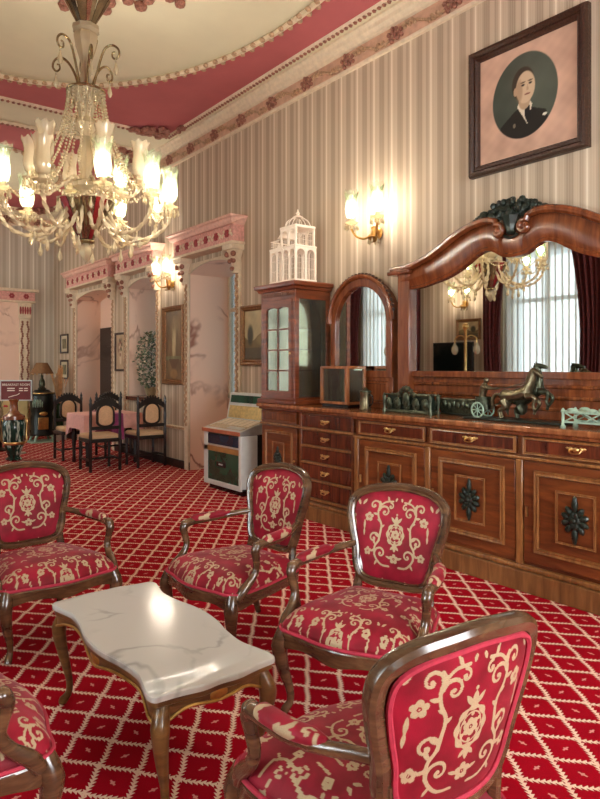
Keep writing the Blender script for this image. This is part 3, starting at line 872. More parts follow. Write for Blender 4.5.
def make_armchair():
    t = thing('armchair', 'x', 'armchair')
    WD = 'chair_wood'
    # --- seat
    so = [(0, 0.245), (0.12, 0.247), (0.205, 0.235), (0.245, 0.10), (0.285, -0.08), (0.294, -0.205), (0.266, -0.270), (0.17, -0.290), (0.08, -0.312), (0, -0.320)]
    loop = [(p.x, p.y) for p in cat([(x, y, 0) for x, y in half_mirror(so)], 14, closed=True)]
    sc = lambda f, dz: [(x * f, y * f, dz(x, y) if callable(dz) else dz) for x, y in loop]
    low = lambda x, y: 0.286 - 0.016 * math.exp(-((abs(x) - 0.0) / 0.07) ** 2) * (1 if y < 0 else 0) - 0.022 * math.exp(-((math.hypot(abs(x) - 0.27, y + 0.24)) / 0.07) ** 2)
    MB().loft([sc(0.95, low), sc(0.985, low), sc(1.0, lambda x, y: low(x, y) + 0.012), sc(0.99, 0.312), sc(1.0, 0.322), sc(1.005, 0.330), sc(0.99, 0.338), sc(0.90, 0.342)]).build('seat_rail', WD, t)
    dome = lambda s: 0.336 + 0.062 * (1 - s ** 9) + 0.046 * (1 - s ** 2.2)
    vs, fs, uv = grid_disc(loop, 90, lambda x, y, s: (x * (0.985 if s > 0.97 else 1.0), y * (0.985 if s > 0.97 else 1.0), dome(s)), None)
    cu = link_mesh('seat_cushion', fabric_mesh('seat_cushion', vs, fs, fab_mask(uv[:, 0] * 1.5, (uv[:, 1] + 0.02) * 1.5)), t)
    MB().sweep([(x * 0.992, y * 0.992, 0.343) for x, y in loop], 0.007, 6, closed=True).build('piping', 'piping', cu)
    # --- back
    TILT, Y0, Z0, CV = R(13), 0.240, 0.425, 0.85
    bo = [(0, 0.0), (0.09, 0.002), (0.150, 0.022), (0.178, 0.075), (0.190, 0.15), (0.212, 0.235), (0.226, 0.312), (0.213, 0.372), (0.154, 0.408), (0.06, 0.424), (0, 0.428)]
    bl = [(p.x, p.y) for p in cat([(x, y, 0) for x, y in half_mirror(bo)], 14, closed=True)]
    def bpos(x, w, off=0.0):                    # off: positive towards the sitter
        return Vector((x, Y0 + w * math.sin(TILT) - CV * x * x - off * math.cos(TILT), Z0 + w * math.cos(TILT) + off * math.sin(TILT)))
    NRM = Vector((0, -math.cos(TILT), math.sin(TILT)))
    cen = (0, 0.21)
    prof = [(-0.6, -0.9), (0.5, -1.0), (1.0, -0.6), (1.05, 0.2), (0.75, 0.85), (0.2, 1.0), (-0.3, 0.75), (-0.55, 0.9), (-0.85, 0.6), (-0.9, -0.5)]
    P = [bpos(x, w) for x, w in bl]
    # frame: sweep with the profile turned so that p is outward in the plane of the back and q points to the sitter
    N = len(P); vs = []; fsx = []
    for i in range(N):
        tg = (P[(i + 1) % N] - P[i - 1]).normalized(); outw = tg.cross(NRM).normalized()
        c3 = bpos(*cen)
        if outw.dot(P[i] - c3) < 0: outw = -outw
        for p, q in prof: vs.append(P[i] + outw * p * 0.021 + NRM * q * 0.022)
    n = len(prof)
    for i in range(N):
        j = (i + 1) % N
        for k in range(n): fsx.append((i * n + k, i * n + (k + 1) % n, j * n + (k + 1) % n, j * n + k))
    fr = MB().add(vs, fsx)
    for s in (-1, 1):                           # stiles down to the seat rail
        fr.sweep(cat([(s * 0.178, 0.205, 0.33), (s * 0.170, 0.222, 0.42), (s * 0.166, 0.232, 0.48), (s * 0.172, 0.245, 0.53)], 4), [0.024, 0.020, 0.020, 0.016], 8)
    bf = fr.build('back_frame', WD, t)
    inner = [(cen[0] + (x - cen[0]) * 0.915, cen[1] + (w - cen[1]) * 0.925) for x, w in bl]
    vs, fs, uv = grid_disc(inner, 90, lambda x, w, s: bpos(x, w, 0.008 + 0.030 * (1 - s ** 3)), None)
    link_mesh('back_cushion', fabric_mesh('back_cushion', vs, fs, fab_mask(uv[:, 0] * 1.25, (uv[:, 1] - 0.215) * 1.22)), t)
    vs, fs, uv = grid_disc(inner, 90, lambda x, w, s: bpos(x, w, -0.012 - 0.012 * (1 - s ** 4)), None)
    bp = link_mesh('back_panel', fabric_mesh('back_panel', vs, [f[::-1] for f in fs], fab_mask(uv[:, 0] * 1.16, (uv[:, 1] - 0.215) * 1.14)), t)
    MB().sweep([bpos(cen[0] + (x - cen[0]) * 0.90, cen[1] + (w - cen[1]) * 0.91, -0.017) for x, w in bl], 0.0075, 6, closed=True).build('piping', 'piping', bp)
    # --- arms
    for s in (-1, 1):
        path = cat([(s * 0.190, 0.250, 0.585), (s * 0.222, 0.190, 0.580), (s * 0.262, 0.11, 0.568), (s * 0.290, 0.02, 0.560), (s * 0.300, -0.06, 0.558), (s * 0.302, -0.115, 0.554),
                    (s * 0.302, -0.138, 0.532), (s * 0.298, -0.130, 0.490), (s * 0.292, -0.125, 0.445), (s * 0.290, -0.150, 0.400), (s * 0.288, -0.200, 0.355), (s * 0.280, -0.228, 0.318)], 6)
        rad = [0.016, 0.016, 0.017, 0.019, 0.020, 0.023, 0.022, 0.018, 0.017, 0.019, 0.024, 0.024]
        q = MB().sweep(path, rad, 10, up=(1, 0, 0))
        q.ball((s * 0.302, -0.128, 0.554), 0.026, 10, (0.95, 0.9, 0.8))
        arm = q.build('arm', WD, t)
        pl = cat([(s * 0.250, 0.135, 0.584), (s * 0.282, 0.045, 0.577), (s * 0.297, -0.04, 0.574), (s * 0.301, -0.092, 0.572)], 10)
        rr = [0.008] + [0.026] * 1 + [0.028, 0.028, 0.028, 0.026, 0.008]
        nP = len(pl); prof2 = [(math.cos(2 * PI * k / 20) * 0.95, math.sin(2 * PI * k / 20) * 0.75) for k in range(20)]
        mb = MB().sweep(pl, rr, prof=prof2, up=(0, 0, 1))
        V3 = np.array(mb.v)
        me = fabric_mesh('arm_pad', mb.v, mb.f, fab_mask(V3[:, 0] * 1.0 + 0.02, V3[:, 1] * 1.0 + 0.05))
        link_mesh('arm_pad', me, arm)
    # --- legs
    for s in (-1, 1):
        MB().sweep(cat([(s * 0.262, -0.245, 0.335), (s * 0.276, -0.262, 0.27), (s * 0.268, -0.254, 0.19), (s * 0.248, -0.234, 0.10), (s * 0.245, -0.231, 0.045), (s * 0.256, -0.246, 0.018), (s * 0.262, -0.254, 0.002)], 5),
                   [0.030, 0.035, 0.026, 0.017, 0.0145, 0.018, 0.016], 10).build('leg', WD, t)
        MB().sweep(cat([(s * 0.178, 0.212, 0.34), (s * 0.180, 0.222, 0.26), (s * 0.184, 0.248, 0.14), (s * 0.190, 0.292, 0.002)], 5), [0.026, 0.024, 0.019, 0.016], 8).build('leg', WD, t)
    return t

ARM = make_armchair()
def chair_at(src, x, y, face, label):
    """face: the direction the chair looks towards, degrees in plan from +x"""
    o = src if 'done' not in ARM else copy_tree(src)
    ARM['done'] = 1
    place(o, (x, y, 0), R(face) + PI / 2); tag(o, label, 'armchair', 'red damask armchairs around the coffee table'); return o
C1 = chair_at(ARM, 1.015, 3.52, -86, 'red and gold damask armchair at the stove end of the marble table')
C2 = chair_at(ARM, 1.80, 2.86, 186, 'red damask armchair in front of the jukebox and the narrow drawers')
C3 = chair_at(ARM, 1.875, 1.96, 200, 'red damask armchair with its back to the sideboard doors')
C4 = chair_at(ARM, 1.17, 1.19, 84, 'red damask armchair showing its upholstered outer back beside the marble table')
C5 = chair_at(ARM, 0.275, 2.09, 2, 'red damask armchair across the marble table from the sideboard')
for c in (C1, C2, C3, C4, C5):
    if 'done' in c: del c['done']

# ================================================================== marble coffee table
t = thing('coffee_table', 'low coffee table with serpentine grey-white marble top and carved gilded walnut legs', 'coffee table', (1.05, 2.275, 0))
hw, hl = 0.222, 0.505
q_ = [(0, 1.0), (0.30, 1.01), (0.62, 0.985), (0.86, 0.975), (0.985, 0.965), (1.03, 0.90), (0.985, 0.80), (0.90, 0.62), (0.94, 0.40), (1.04, 0.18), (1.07, 0.0)]
quad = [(x * hw, y * hl) for x, y in q_]
full = quad + [(x, -y) for x, y in quad[::-1][1:]] + [(-x, -y) for x, y in quad[1:]] + [(-x, y) for x, y in quad[::-1][1:-1]]
tl = [(p.x, p.y) for p in cat([(x, y, 0) for x, y in full], 5, closed=True)]
sc = lambda f, z: [(x * f, y * (1 - (1 - f) * hw / hl), z) for x, y in tl]
MB().loft([sc(0.975, 0.397), sc(0.995, 0.400), sc(1.0, 0.408), sc(0.995, 0.416), sc(0.975, 0.42)]).build('marble_top', 'marble_top', t)
def lowz(x, y):
    u = abs(y) / hl; e = abs(x) / hw
    return 0.362 - 0.022 * math.exp(-(u / 0.16) ** 2) - 0.036 * math.exp(-(math.hypot(u - 0.95, (e - 0.9) * 0.45) / 0.13) ** 2) - 0.016 * math.exp(-(e / 0.3) ** 2) * (u > 0.8)
MB().loft([[(x * 0.90, y * 0.95, lowz(x, y)) for x, y in tl], [(x * 0.93, y * 0.965, lowz(x, y)) for x, y in tl], [(x * 0.93, y * 0.965, 0.375) for x, y in tl],
           [(x * 0.965, y * 0.985, 0.382) for x, y in tl], [(x * 0.965, y * 0.985, 0.398) for x, y in tl]]).build('apron', 'table_wood', t)
MB().sweep([(x * 0.935, y * 0.968, lowz(x, y)) for x, y in tl], 0.0055, 6, closed=True).build('gilt_edge', 'gold', t)
for sx in (-1, 1):
    for sy in (-1, 1):
        leg = MB().sweep(cat([(sx * 0.178, sy * 0.455, 0.375), (sx * 0.196, sy * 0.478, 0.31), (sx * 0.186, sy * 0.466, 0.22), (sx * 0.166, sy * 0.446, 0.11), (sx * 0.166, sy * 0.446, 0.05), (sx * 0.182, sy * 0.464, 0.015), (sx * 0.186, sy * 0.468, 0.001)], 5),
                   [0.024, 0.030, 0.022, 0.014, 0.013, 0.018, 0.016], 10).build('leg', 'table_wood', t)
        MB().ball((sx * 0.203, sy * 0.487, 0.315), 0.018, 8, (0.8, 0.8, 1.7)).build('mount', 'gold', leg)
MB().ball((0, -hl * 0.965, 0.365), 0.026, 8, (1.5, 0.35, 0.8)).build('carving', 'gold', t)
for s in (-1, 1): MB().ball((s * hw * 0.985, 0, 0.362), 0.026, 8, (0.35, 1.8, 0.8)).build('carving', 'gold', t)

# ================================================================== sideboard
def rebase(t, loc):
    t.location = loc
    for ch in t.children: ch.location = ch.location - Vector(loc)
    return t
def rect(y0, y1, z0, z1): return [(y0, z0), (y1, z0), (y1, z1), (y0, z1)]
def mould(y0, y1, z0, z1, w, x, d=0.012):
    """a mitred picture-frame moulding standing proud of the plane x (front is -x)"""
    q = MB(); o = rect(y0, y1, z0, z1); lv = [(0.0, 0.0), (0.15, 1.0), (0.55, 0.75), (0.8, 1.0), (1.0, 0.0)]
    rings = []
    for f, h in lv:
        e = w * f; rings.append([(x - d * h, y, z) for y, z in rect(y0 + e, y1 - e, z0 + e, z1 - e)])
    return q.loft(rings, cap=False)
def rosette_relief(cy, cz, x, hh=0.128, hw=0.082):
    q = MB()
    for k in range(10):                         # leaves radiating inside a lozenge
        a = 2 * PI * k / 10 + PI / 2; c, s = math.cos(a), math.sin(a)
        L = 1 / (abs(c) / hw + abs(s) / hh); L = min(L * 1.22, hh)
        q.at(Matrix.Translation((x, cy, cz)) @ Matrix.Rotation(a, 4, 'X')).ball((0, L * 0.66, 0), 1.0, 8, (0.016, L * 0.38, 0.019))
        q.ball((-0.008, L * 0.80, 0.006), 0.008, 5)
    q.x = None
    for k in range(6):
        a = 2 * PI * k / 6; q.ball((x - 0.006, cy + 0.020 * math.cos(a), cz + 0.034 * math.sin(a)), 0.02, 7, (0.7, 1, 1.2))
    for s in (-1, 1): q.ball((x, cy, cz + s * hh * 0.86), 0.022, 7, (0.6, 0.7, 1.5))
    q.ball((x - 0.010, cy, cz), 0.018, 8)
    return q
def bail_handle(cy, cz, x, parent, w=0.055):
    q = MB()
    for s in (-1, 1):
        q.ball((x - 0.003, cy + s * w * 0.62, cz + 0.004), 0.014, 8, (0.35, 1.2, 1.0))
        q.ball((x - 0.003, cy + s * w * 0.95, cz + 0.008), 0.010, 8, (0.35, 1.2, 0.8))
    q.ball((x - 0.003, cy, cz), 0.014, 8, (0.35, 1.6, 1.1))
    q.sweep(cat([(x - 0.008, cy - w * 0.7, cz + 0.004), (x - 0.024, cy - w * 0.55, cz - 0.014), (x - 0.026, cy, cz - 0.020), (x - 0.024, cy + w * 0.55, cz - 0.014), (x - 0.008, cy + w * 0.7, cz + 0.004)], 5), 0.0045, 6)
    return q.build('handle', 'brass', parent)

SB = thing('sideboard', 'long carved walnut sideboard with panelled doors and brass drawer pulls', 'sideboard')
YC = 2.76
XM, XD, XC = 3.575, 3.69, 3.71               # front planes: doors, narrow drawers, end cabinets
def mir(a, b, s): return (a, b) if s > 0 else (2 * YC - b, 2 * YC - a)
def outline(dm, dd, dc, e=0.0):
    """plan of the breakfront: doors bay, canted corners, drawer bays, end cabinets"""
    h = [(YC, XM - dm), (3.915 + e, XM - dm), (4.03 + e, XD - dd), (4.80 + e, XD - dd), (4.83 + e, XC - dc), (5.47 + e, XC - dc), (5.47 + e, WX - 0.005)]
    L = [(x, y) for y, x in h]
    return L + [(x, 2 * YC - y) for x, y in L[::-1][:-1]]
MB().prism(outline(-0.012, -0.012, -0.012), 0.15, 0.985).build('carcass', 'walnut', SB, smooth=False)
MB().prism(outline(0.03, 0.03, 0.03, 0.02), 0.0, 0.13).build('plinth', 'plinth', SB, smooth=False, bevel=0.006)
MB().prism(outline(0.018, 0.018, 0.018, 0.012), 0.13, 0.165).build('plinth_moulding', 'moulding_gold', SB, smooth=False, bevel=0.012)
MB().prism(outline(0.045, 0.045, 0.045, 0.03), 0.992, 1.03).build('countertop', 'counter', SB, smooth=False, bevel=0.010)
MB().prism(outline(0.022, 0.022, 0.022, 0.015), 0.968, 0.993).build('countertop_moulding', 'walnut_red', SB, smooth=False, bevel=0.008)
MB().prism(outline(0.014, 0.014, 0.014, 0.01), 0.818, 0.840).build('frieze_moulding', 'moulding_gold', SB, smooth=False, bevel=0.007)
# three doors with a drawer above each
for y0, y1 in ((3.165, 3.855), (2.415, 3.105), (1.665, 2.355)):
    d = MB().box(XM - 0.010, XM + 0.012, y0, y1, 0.19, 0.812).build('door', 'walnut', SB, bevel=0.004)
    mould(y0 + 0.075, y1 - 0.075, 0.255, 0.762, 0.034, XM - 0.010, 0.016).build('door_moulding', 'moulding_gold', d, smooth=False)
    MB().box(XM - 0.013, XM - 0.009, y0 + 0.11, y1 - 0.11, 0.29, 0.727).build('door_panel', 'walnut', d, smooth=False)
    yc = (y0 + y1) / 2; zc = 0.505
    MB().box(XM - 0.019, XM - 0.012, yc - 0.118, yc + 0.118, zc - 0.150, zc + 0.150).build('plaque', 'walnut', d, bevel=0.003)
    mould(yc - 0.125, yc + 0.125, zc - 0.157, zc + 0.157, 0.016, XM - 0.018, 0.008).build('plaque_moulding', 'moulding_gold', d, smooth=False)
    rosette_relief(yc, zc, XM - 0.026).build('carved_rosette', 'green_black', d)
    hy = y1 - 0.02 if y0 < 2.4 else y1 - 0.0 + (-0.02)
    MB().sweep([(XM - 0.016, y1 - 0.022, 0.47), (XM - 0.016, y1 - 0.022, 0.53)], 0.008, 8).build('hinge', 'brass', d)
    r = MB().box(XM - 0.008, XM + 0.012, y0 - 0.005, y1 + 0.005, 0.852, 0.962).build('drawer', 'drawer_dark', SB, bevel=0.003)
    mould(y0 - 0.005, y1 + 0.005, 0.852, 0.962, 0.018, XM - 0.008, 0.010).build('drawer_moulding', 'moulding_gold', r, smooth=False)
    bail_handle(yc, 0.912, XM - 0.010, r)
for yv in (3.885, 3.135, 2.385, 1.635):
    MB().box(XM - 0.016, XM + 0.01, yv - 0.024, yv + 0.024, 0.165, 0.818).build('stile', 'moulding_gold', SB, bevel=0.006)
# drawer stacks and end cabinets either side
for s in (1, -1):
    y0, y1 = mir(4.09, 4.755, s)
    for k, (z0, z1) in enumerate(((0.845, 0.955), (0.690, 0.805), (0.540, 0.655), (0.385, 0.505), (0.215, 0.350))):
        r = MB().box(XD - 0.008, XD + 0.012, y0, y1, z0, z1).build('drawer', 'drawer_dark', SB, bevel=0.003)
        bail_handle((y0 + y1) / 2, (z0 + z1) / 2, XD - 0.009, r)
        MB().box(XD - 0.016, XD + 0.01, y0 - 0.02, y1 + 0.02, z0 - 0.030, z0 - 0.010).build('drawer_rail', 'moulding_gold', SB, bevel=0.005)
    for yv in mir(4.065, 4.775, s): MB().box(XD - 0.012, XD + 0.01, yv - 0.016, yv + 0.016, 0.165, 0.965).build('stile', 'walnut', SB, bevel=0.004)
    y0, y1 = mir(4.86, 5.44, s)
    d = MB().box(XC - 0.010, XC + 0.012, y0, y1, 0.19, 0.812).build('door', 'walnut', SB, bevel=0.004)
    mould(y0 + 0.06, y1 - 0.06, 0.25, 0.767, 0.03, XC - 0.010, 0.014).build('door_moulding', 'moulding_gold', d, smooth=False)
    yc = (y0 + y1) / 2; zc = 0.505
    MB().box(XC - 0.018, XC - 0.010, yc - 0.095, yc + 0.095, zc - 0.150, zc + 0.150).build('plaque', 'walnut', d, bevel=0.003)
    mould(yc - 0.10, yc + 0.10, zc - 0.155, zc + 0.155, 0.016, XC - 0.017, 0.008).build('plaque_moulding', 'moulding_gold', d, smooth=False)
    rosette_relief(yc, zc, XC - 0.025, 0.10, 0.055).build('carved_rosette', 'green_black', d)
    MB().ball((XC - 0.02, y0 + 0.03, 0.5), 0.012, 8).build('knob', 'brass', d)
    r = MB().box(XC - 0.008, XC + 0.012, y0, y1, 0.852, 0.962).build('frieze_panel', 'walnut_h', SB, bevel=0.003)
    mould(y0, y1, 0.852, 0.962, 0.018, XC - 0.008, 0.010).build('frieze_moulding', 'walnut', r, smooth=False)
rebase(SB, (3.85, YC, 0))

# ------------------------------------------------------------------ large mirror with serpentine crest
OM = thing('overmantel_mirror', 'wide serpentine mahogany mirror with scrolled crest standing on the sideboard', 'mirror')
YM = 2.735
half_o = [(1.165, 2.195), (0.98, 2.205), (0.81, 2.246), (0.66, 2.305), (0.50, 2.385), (0.345, 2.436), (0.22, 2.452), (0.13, 2.43), (0.085, 2.385)]
half_i = [(0.985, 2.035), (0.87, 2.042), (0.753, 2.062), (0.62, 2.09), (0.494, 2.135), (0.40, 2.185), (0.326, 2.228), (0.24, 2.252), (0.17, 2.232), (0.098, 2.190), (0.0, 2.176)]
so = [(p.x, p.y) for p in cat([(a, b, 0) for a, b in half_o], 6)]
si = [(p.x, p.y) for p in cat([(a, b, 0) for a, b in half_i], 6)]
# header board: top edge and lower edge resampled by the same parameter so that the band stays one strip
top = [(-a, z) for a, z in so] + [(a, z) for a, z in so[::-1]]
bot = [(-a, z) for a, z in si] + [(a, z) for a, z in si[::-1][1:]]
def resample(L, n):
    d = [0]
    for i in range(1, len(L)): d.append(d[-1] + math.hypot(L[i][0] - L[i - 1][0], L[i][1] - L[i - 1][1]))
    out = []
    for k in range(n):
        t = d[-1] * k / (n - 1); i = max(j for j in range(len(d)) if d[j] <= t + 1e-9); i = min(i, len(L) - 2)
        f = (t - d[i]) / max(d[i + 1] - d[i], 1e-9); out.append((L[i][0] + (L[i + 1][0] - L[i][0]) * f, L[i][1] + (L[i + 1][1] - L[i][1]) * f))
    return out
NB = 121
T_ = resample(top, NB); B_ = [(max(-0.985, min(0.985, y)), z) for y, z in resample(bot, NB)]
rings = []
for k in range(NB):
    (ty, tz), (by, bz) = T_[k], B_[k]
    m_ = lambda f: (by + (ty - by) * f, bz + (tz - bz) * f)
    rings.append([(4.045, YM - by, bz), (4.02, YM - by, bz), (4.012, YM - m_(0.10)[0], m_(0.10)[1]), (4.022, YM - m_(0.14)[0], m_(0.14)[1]), (3.995, YM - m_(0.5)[0], m_(0.5)[1]),
                  (4.015, YM - m_(0.86)[0], m_(0.86)[1]), (4.015, YM - ty, tz), (4.14, YM - ty, tz), (4.14, YM - by, bz)])
MB().loft(rings).build('header', 'walnut_red', OM)
for s in (-1, 1):                             # crest mouldings ending in volutes
    P = [(YM + s * a, z) for a, z in so]
    c = (YM + s * 0.105, 2.372)
    sp = [(c[0] + s * (-0.0 + 0.048 * (1 - k / 30) * math.cos(R(60) - 0) * 0) + s * 0.045 * (1 - 0.75 * k / 30) * math.cos(R(70) + k / 30 * 2.6 * PI), c[1] + 0.045 * (1 - 0.75 * k / 30) * math.sin(R(70) + k / 30 * 2.6 * PI)) for k in range(31)]
    path = [(3.99, y, z + 0.012) for y, z in P[:-6]] + [(3.985, y, z) for y, z in sp]
    MB().sweep(path, [0.034] * (len(P) - 10) + [0.030] * 6 + [0.026] * 16 + [0.016] * 12, prof=[(math.cos(2 * PI * k / 10) * 0.9, math.sin(2 * PI * k / 10)) for k in range(10)], up=(-1, 0, 0), flat_up=True).build('crest_moulding', 'walnut_red', OM)
    MB().ball((3.975, c[0], c[1]), 0.02, 10, (0.6, 1, 1)).build('volute_eye', 'walnut_red', OM)
    y0, y1 = sorted((YM + s * 0.985, YM + s * 1.115))
    MB().box(4.0, 4.14, y0, y1, 1.03, 2.20).build('post', 'walnut_red', OM, bevel=0.006)
    MB().box(3.985, 4.14, min(y0, y1) - 0.012, max(y0, y1) + 0.012, 1.03, 1.10).build('post_base', 'walnut_red', OM, bevel=0.006)
    y0, y1 = sorted((YM + s * 0.96, YM + s * 1.20))
    MB().box(3.955, 4.14, y0, y1, 2.165, 2.20).build('post_cap', 'walnut_red', OM, bevel=0.010)
MB().box(4.06, 4.14, YM - 0.985, YM + 0.985, 1.03, 1.37).build('back_panel', 'walnut_red', OM, bevel=0.004)
MB().box(4.025, 4.07, YM - 0.985, YM + 0.985, 1.31, 1.36).build('lower_rail', 'walnut_red', OM, bevel=0.006)
for z in (1.09, 1.17, 1.245): MB().box(4.045, 4.07, YM - 0.985, YM + 0.985, z, z + 0.025).build('panel_moulding', 'walnut_h', OM, bevel=0.008)
gl = [(YM - a, z) for a, z in [(-0.985, 1.36), (0.985, 1.36)] + [(y, z + 0.01) for y, z in B_[::-1]]]
MB().prism(gl, 4.048, 4.054, 'x').build('mirror_glass', 'mirror', OM, smooth=False)
# basket of dark carved foliage on the crest
q = MB(); rnd = random.Random(11)
for k in range(190):
    u = rnd.uniform(-1, 1); h = (1 - abs(u) ** 1.7)
    z = 2.462 + 0.125 * h * rnd.random()
    q.ball((4.0 + rnd.uniform(-0.02, 0.03), YM + 0.02 + u * 0.31, z), rnd.uniform(0.014, 0.027), 6, (0.8, rnd.uniform(0.8, 1.5), rnd.uniform(0.7, 1.3)))
fo = q.build('carved_foliage', 'green_black', OM, kind='stuff')
MB().lathe([(0.022, 2.33), (0.035, 2.345), (0.03, 2.36), (0.05, 2.41), (0.062, 2.45), (0.066, 2.46)], 14, (3.985, YM, 0), 0.06, 7).build('basket', 'green_black', OM)
q = MB()
for k in range(9): q.ball((3.985, YM + (k - 4) * 0.012, 2.325 - 0.016 * math.cos((k - 4) * 0.4)), 0.012, 6)
q.build('basket_drop', 'green_black', OM, kind='stuff')
rebase(OM, (4.07, YM, 1.03))

# ------------------------------------------------------------------ arched mirror
AM = thing('arched_mirror', 'round-arched mahogany mirror between the display cabinet and the wide mirror', 'mirror')
ya, hw_o, hw_i = 4.345, 0.405, 0.335
def arch(hw, z0, zs, n=28): return [(ya + hw, z0)] + [(ya + hw * math.cos(PI * k / n), zs + hw * math.sin(PI * k / n)) for k in range(n + 1)] + [(ya - hw, z0)]
MB().ring_prism(arch(hw_o, 1.30, 1.785), arch(hw_i, 1.36, 1.785), 4.02, 4.14, 'x').build('frame', 'walnut_red', AM, bevel=0.006)
MB().sweep([(4.015, y, z) for y, z in arch(hw_o + 0.005, 1.80, 1.80)], 0.024, 8).build('arch_moulding', 'walnut_red', AM)
q = MB()
for k in range(26):
    a = R(12) + R(150) * k / 25
    q.ball((4.02, ya - (hw_o + 0.028) * math.cos(a) * 1.0, 1.795 + (hw_o + 0.028) * math.sin(a)), 0.018, 6, (1, 1, 1))
q.build('arch_carving', 'frame_dark', AM, kind='stuff')
MB().box(4.04, 4.14, ya - hw_o, ya + hw_o, 1.03, 1.31).build('back_panel', 'walnut_red', AM, bevel=0.005)
mould(ya - hw_o + 0.05, ya + hw_o - 0.05, 1.07, 1.27, 0.03, 4.04, 0.014).build('panel_moulding', 'walnut_red', AM, smooth=False)
MB().prism(arch(hw_i + 0.01, 1.355, 1.785), 4.05, 4.056, 'x').build('mirror_glass', 'mirror', AM, smooth=False)
rebase(AM, (4.08, ya, 1.03))

# ------------------------------------------------------------------ display cabinet
M['cab_back'] = flat('pale_cabinet_back', (176, 150, 116), 0.6, var=0.1)
DC = thing('display_cabinet', 'glazed mahogany display cabinet with small panes standing on the sideboard', 'cabinet')
x0, x1, y0, y1 = 3.70, 4.13, 4.885, 5.455
MB().box(x0 - 0.03, x1, y0 - 0.03, y1 + 0.03, 1.03, 1.075).build('base', 'mahog', DC, bevel=0.010)
MB().box(x0 - 0.005, x1, y0 - 0.005, y1 + 0.005, 1.075, 1.10).build('bottom', 'mahog', DC, bevel=0.004)
for px, py in ((x0, y0), (x0, y1 - 0.045), (x1 - 0.05, y0), (x1 - 0.05, y1 - 0.045)):
    MB().box(px, px + 0.05, py, py + 0.045, 1.10, 2.06).build('corner_post', 'mahog', DC, bevel=0.005)
MB().box(x1 - 0.018, x1 - 0.004, y0 + 0.03, y1 - 0.03, 1.10, 2.06).build('back', 'cab_back', DC, smooth=False)
MB().box(x0, x1, y0, y1, 2.04, 2.13).build('frieze', 'mahog', DC, bevel=0.004)
q = MB()
for k in range(18): q.box(x0 - 0.006, x0 + 0.002, y0 + 0.03 + k * 0.0285, y0 + 0.046 + k * 0.0285, 2.075, 2.115)
q.build('dentil', 'walnut', DC, kind='stuff')
cr = []
for e, z in ((0.0, 2.125), (0.02, 2.13), (0.028, 2.155), (0.05, 2.165), (0.055, 2.195), (0.045, 2.205)):
    cr.append([(x0 - e, y0 - e, z), (x1, y0 - e, z), (x1, y1 + e, z), (x0 - e, y1 + e, z)])
MB().loft(cr).build('cornice', 'mahog', DC, smooth=False)
d = MB(); dy0, dy1 = y0 + 0.05, y1 - 0.05
sh = [(dy1 - 0.05 - (dy1 - dy0 - 0.1) * k / 16, 1.955 + 0.018 * math.sin(PI * (k % 8) / 8)) for k in range(17)]
d.prism([(dy0, 2.04), (dy0, 1.10), (dy0 + 0.05, 1.10), (dy0 + 0.05, 1.955)] + sh[::-1][1:-1] + [(dy1 - 0.05, 1.955), (dy1 - 0.05, 1.10), (dy1, 1.10), (dy1, 2.04)], x0 - 0.004, x0 + 0.022, 'x')
d.box(x0 - 0.004, x0 + 0.022, dy0 + 0.05, dy1 - 0.05, 1.10, 1.155)
dr = d.build('door', 'mahog', DC)
mu = MB(); mu.box(x0 + 0.002, x0 + 0.016, (dy0 + dy1) / 2 - 0.009, (dy0 + dy1) / 2 + 0.009, 1.15, 1.975)
mu.build('muntin', 'mahog', dr)
for k in range(1, 4): MB().box(x0 + 0.002, x0 + 0.016, dy0 + 0.045, dy1 - 0.045, 1.155 + 0.2 * k - 0.008, 1.155 + 0.2 * k + 0.008).build('muntin', 'mahog', dr)
for k in range(4):
    for c in range(2):
        a = dy0 + 0.05 if c == 0 else (dy0 + dy1) / 2 + 0.009; b = (dy0 + dy1) / 2 - 0.009 if c == 0 else dy1 - 0.05
        MB().box(x0 + 0.006, x0 + 0.010, a, b, 1.155 + 0.2 * k + 0.008, 1.155 + 0.2 * (k + 1) - (0.008 if k < 3 else -0.012)).build('pane', 'cab_glass', dr, smooth=False)
MB().ball((x0 - 0.012, dy0 + 0.02, 1.52), 0.010, 8).build('knob', 'brass', dr)
for yy in (y0 + 0.006, y1 - 0.012):
    MB().box(x0 + 0.05, x1 - 0.05, yy, yy + 0.005, 1.10, 2.04).build('side_pane', 'cab_glass', DC, smooth=False)
for z in (1.36, 1.56, 1.76): MB().box(x0 + 0.03, x1 - 0.02, y0 + 0.02, y1 - 0.02, z - 0.006, z + 0.004).build('shelf', 'mahog', DC, bevel=0.002)
rebase(DC, (3.915, 5.17, 1.03))
M['ceramic'] = flat('cream_ceramic', (190, 170, 130), 0.3, var=0.2)
for (x, y, z, pr, mt, lb, cat_) in (
        (3.80, 5.28, 1.364, [(0.03, 0), (0.05, 0.03), (0.055, 0.06), (0.04, 0.08), (0.045, 0.095)], 'bronze', 'round dark pot on the lowest glass shelf of the display cabinet', 'pot'),
        (3.80, 5.06, 1.10, [(0.03, 0), (0.035, 0.01), (0.014, 0.03), (0.03, 0.07), (0.026, 0.11), (0.012, 0.14), (0.018, 0.16)], 'brass', 'slim metal vase on the floor of the display cabinet', 'vase'),
        (3.92, 5.02, 1.364, [(0.035, 0), (0.02, 0.02), (0.05, 0.08), (0.06, 0.13), (0.03, 0.17), (0.035, 0.19)], 'ceramic', 'cream jug shape on a shelf behind the cabinet side glass', 'jug'),
        (3.86, 5.30, 1.564, [(0.04, 0), (0.06, 0.05), (0.035, 0.10), (0.03, 0.14), (0.04, 0.15)], 'ceramic', 'cream vase on the upper shelf of the display cabinet', 'vase')):
    o = MB().lathe(pr, 14).build('shelf_' + cat_, mt); o.location = (x, y, z); tag(o, lb, cat_)

